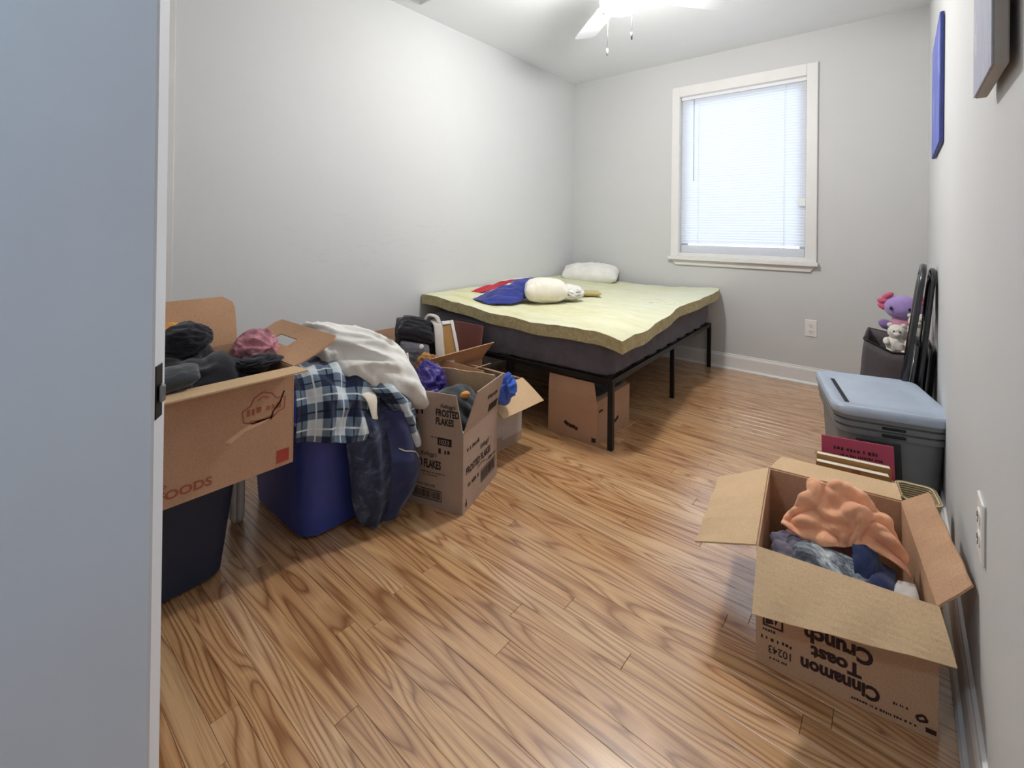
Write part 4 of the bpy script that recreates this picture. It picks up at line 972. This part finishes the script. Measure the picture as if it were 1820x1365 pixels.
# grey tote ----------------------------------------------------------
tr = math.radians(14); gt = thing('storage_tote', 'grey plastic tote with a pale grey-blue lid in front of the folding chairs', 'storage tote', (-.072, 2.40, 0), tr)
loft('tote_body', [(.132, .19, .05, .003), (.142, .20, .055, .012), (.158, .222, .055, .30), (.170, .232, .06, .303), (.172, .234, .06, .322), (.163, .226, .058, .325), (.165, .228, .058, .328), (.174, .236, .06, .331), (.176, .238, .06, .348), (.167, .229, .058, .351), (.168, .23, .058, .354), (.177, .239, .06, .357), (.179, .241, .06, .375)], 'tote_grey', gt)
ld = loft('lid', [(.18, .243, .06, .372), (.184, .247, .064, .378), (.184, .247, .064, .398), (.178, .241, .06, .406), (.160, .222, .05, .407), (.148, .205, .045, .398), (.10, .15, .04, .3975)], 'tote_lid', gt)
box('lid_groove', (-.135, -.17, .3982), (-.120, .14, .4005), 'slot', ld, .001)
for z in (.310, .337): box('handle_slot', (-.035, -.2415, z), (.035, -.2325, z+.010), 'slot', gt, .003)

# things leaning on the tote
def leaner(name, label, cat, cx, cy, w, h, th, mat, rz, tilt, z=0):
    o = box(name, (-w/2, -th/2, 0), (w/2, th/2, h), mat, None, min(.002, th*.3)); o.location = (cx, cy, z); o.rotation_euler = (math.radians(tilt), 0, rz); return tag(o, label, cat)
leaner('black_folder', 'black folder leaning on the grey tote behind the red one', 'folder', -.045, 2.085, .13, .305, .008, 'blackfolder', tr, -11)
rf = leaner('red_folder', 'red folder leaning against the front of the grey tote', 'folder', -.105, 2.05, .215, .30, .006, 'redfolder', tr, -11)
patches(rf, scribble(-.07, .255, .06, .014, 71)+scribble(-.05, .238, .075, .009, 72), (0, 0, 0), (1, 0, 0), (0, 0, 1), (0, -1, 0), 'ink', 'printed_marks', .0036)
pbag = cloth('plastic_wrap', (-.12, 2.00, .30), (.19, .04, 0), (0, .10, .06), 26, 18, 'clear', [c_floor(.19), c_ell((-.11, 2.01, .17), (.09, .045, .085))], squeeze=(.85, .7), seed=77, rough=.03, thick=.001); tag(pbag, 'clear plastic wrap bunched before the red folder', 'plastic wrap')
def book(label, cx, cy, w, h, th, rz, tilt):
    t = thing('paperback_book', label, 'book', (cx, cy, .001), rz, None); t.rotation_euler = (math.radians(tilt), 0, rz)
    boxes('cover', [((-w/2, -th/2, 0), (w/2, -th/2+.002, h)), ((-w/2, th/2-.002, 0), (w/2, th/2, h)), ((-w/2, -th/2+.002, 0), (-w/2+.002, th/2-.002, h))], 'kraft', t, .0004)
    box('pages', (-w/2+.002, -th/2+.002, .003), (w/2-.003, th/2-.002, h-.001), 'page', t, 0); 
    return t
b1_ = book('kraft-covered book with a brown cloth strip, standing behind the cereal carton', -.118, 1.912, .20, .262, .032, math.radians(9), -5)
box('cloth_strip', (.0, -.0172, .0), (.022, -.0161, .262), 'tanstrip', b1_, 0)
book('kraft-covered book between its twin and the red folder', -.118, 1.948, .205, .274, .030, math.radians(9), -5)
bk_ = thing('wicker_basket', 'small pale wicker basket between the cereal carton and grey tote', 'basket', (.045, 1.895, 0), math.radians(8))
loft('basket_body', [(.035, .05, .02, 0), (.045, .058, .022, .25), (.041, .054, .02, .25), (.032, .047, .018, .01)], 'wicker', bk_)
rim = rring(.046, .059, .022, .252); tube('rim', rim+[rim[0]], .006, 'wicker', bk_, 8)

# fabric bin, toys, folding chairs ------------------------------------
bn = thing('fabric_bin', 'taupe fabric bin of plush toys in the far corner', 'bin', (-.03, 3.02, 0))
vs = []
top = [(-.105, -.16, .53), (.0, -.165, .482), (.085, -.16, .488), (.085, .12, .51), (-.10, .12, .54)]; botm = [(-.15, -.165, 0), (-.02, -.165, 0), (.09, -.165, 0), (.09, .12, 0), (-.15, .12, 0)]
cN = len(top); ringv = []
for k in range(cN):
    a, b = Vector(top[k]), Vector(top[(k+1) % cN]); c_, d_ = Vector(botm[k]), Vector(botm[(k+1) % cN])
    for s_ in range(6): ringv.append((c_.lerp(d_, s_/6), a.lerp(b, s_/6)))
nn = len(ringv); Lv = 12; ctr = Vector((-.02, -.02, 0))
for j in range(Lv+1):
    for (lo_, hi_) in ringv:
        p = lo_.lerp(hi_, j/Lv); q = mnoise.noise(p*9)*.012*(1 if 0 < j < Lv else 0); d_ = (p-ctr); d_.z = 0; vs.append(p+d_.normalized()*q)
fs = [(j*nn+k, j*nn+(k+1) % nn, (j+1)*nn+(k+1) % nn, (j+1)*nn+k) for j in range(Lv) for k in range(nn)]+[tuple(range(nn))]
bd_ = mesh('bin_body', vs, fs, 'binfab', bn, True); so = bd_.modifiers.new('t', 'SOLIDIFY'); so.thickness = .006
tube('bin_binding', [hi_ for lo_, hi_ in ringv]+[ringv[0][1]], .005, 'vinyl', bn, 6)

def ell(name, c, r, mat, parent, seed=0, amp=.04, rot=(0, 0, 0), sub=4): return blob(name, c, r, mat, parent, seed, amp, 2.5, sub, rot, False)
ax = thing('axolotl_plush', 'purple axolotl plush with pink gills sitting in the bin', 'plush toy', (.012, 3.05, .47))
hd = ell('head', (.0, 0, .205), (.078, .062, .062), 'plum', ax, 1, .03)
ell('body', (.005, .01, .09), (.062, .055, .095), 'belly', ax, 2)
for k, (dz, dx) in enumerate(((.045, -.062), (.02, -.078), (-.012, -.078))):
    ell('gill', (dx, .0, .215+dz), (.028, .017, .015), 'gill', hd, 3+k, .12, (0, -.6+k*.5, 0), 3)
    ell('gill', (-dx, .0, .215+dz), (.028, .017, .015), 'gill', hd, 13+k, .12, (0, .6-k*.5, 0), 3)
for dx in (-.048, .022): ell('eye', (dx, -.056, .205), (.007, .006, .010), 'eye', hd, 1, 0, sub=3)
tube('smile', [(-.035, -.060, .178), (-.015, -.0635, .170), (.008, -.0625, .176)], .0018, 'plumdark', hd, 6, spline=4)
ell('arm', (-.065, -.02, .115), (.036, .026, .024), 'plumdark', ax, 7, .06, (0, .35, 0))
ell('arm', (.06, -.02, .115), (.036, .026, .024), 'plumdark', ax, 8, .06, (0, -.35, 0))
def bear(label, loc, s, rz=0):
    b = thing('plush_bear', label, 'plush toy', loc, rz)
    ell('body', (0, 0, .05*s), (.05*s, .045*s, .055*s), 'wplush', b, 11, .12)
    h = ell('head', (0, -.01*s, .125*s), (.042*s, .040*s, .040*s), 'wplush', b, 12, .10)
    for dx in (-.03, .03): ell('ear', (dx*s, 0, .16*s), (.014*s, .009*s, .014*s), 'wplush', h, 13, .1, sub=3)
    for dx in (-.013, .013): ell('eye', (dx*s, -.047*s, .132*s), (.0045*s, .004*s, .0045*s), 'eye', h, 1, 0, sub=2)
    ell('muzzle', (0, -.045*s, .115*s), (.016*s, .014*s, .012*s), 'wplush', h, 14, .05, sub=3)
    for dx in (-.045, .045): ell('arm', (dx*s, -.025*s, .07*s), (.016*s, .03*s, .018*s), 'wplush', b, 15, .1, (.4, 0, 0), 3); ell('leg', (dx*.8*s, -.045*s, .012*s), (.02*s, .035*s, .02*s), 'wplush', b, 16, .1, sub=3)
    return b
bear('white teddy bear slumped below the purple axolotl plush', (-.012, 2.945, .462), .86)
bear('white teddy bear with dark eyes behind the folding chair', (.058, 2.985, .53), .75, .3)

def fold_chair(label, x0, x1, yn, yf, h, grp):
    """folded flat, leaning on the wall: foot line at x0, head at x1"""
    t = thing('folding_chair', label, 'folding chair', (0, yn, 0), 0, grp); w = yf-yn
    def at(f, yy, off=0): return (x0+(x1-x0)*f+off, yy, h*f)
    fr = [at(.0, 0), at(.5, 0), at(.9, 0), at(.965, .015), at(1, .06), at(1, w-.06), at(.965, w-.015), at(.9, w), at(.5, w), at(.0, w)]
    tube('front_frame', fr, .0115, 'chair', t, 10)
    tube('rear_leg', [at(.03, .03, .026), at(.62, .03, .022)], .0105, 'chair', t, 10); tube('rear_leg', [at(.03, w-.03, .026), at(.62, w-.03, .022)], .0105, 'chair', t, 10)
    tube('stretcher', [at(.16, .03, .026), at(.16, w-.03, .026)], .008, 'chair', t, 8)
    def pad(name, f0, f1, off, th):
        vs = []; n = 10
        for s_ in (0, 1):
            for i in range(n+1):
                for j in range(n+1):
                    a, b = -1+2*i/n, -1+2*j/n; e = (max(0, 1-a**4)*max(0, 1-b**4))**.5
                    p = at(f0+(f1-f0)*i/n, .025+(w-.05)*j/n, off+(th*e if s_ else -th*e)); vs.append(p)
        N = (n+1)**2; fs = []
        for s_ in (0, 1):
            for i in range(n):
                for j in range(n): q = s_*N+i*(n+1)+j; fs.append((q, q+1, q+n+2, q+n+1))
        o = mesh(name, vs, fs, 'vinyl', t, True); bm = bmesh.new(); bm.from_mesh(o.data); bmesh.ops.remove_doubles(bm, verts=bm.verts, dist=.0005); bmesh.ops.recalc_face_normals(bm, faces=bm.faces); bm.to_mesh(o.data); bm.free()
    pad('backrest', .74, .97, -.003, .012); pad('seat', .18, .64, .020, .030)
fold_chair('glossy black folding chair folded flat, the outer one of two leaning on the wall', -.032, .077, 2.655, 3.07-.21, .905, 'folded chairs')
fold_chair('second black folding chair folded between the wall and its twin', .032, .108, 2.69, 3.07-.17, .885, 'folded chairs')
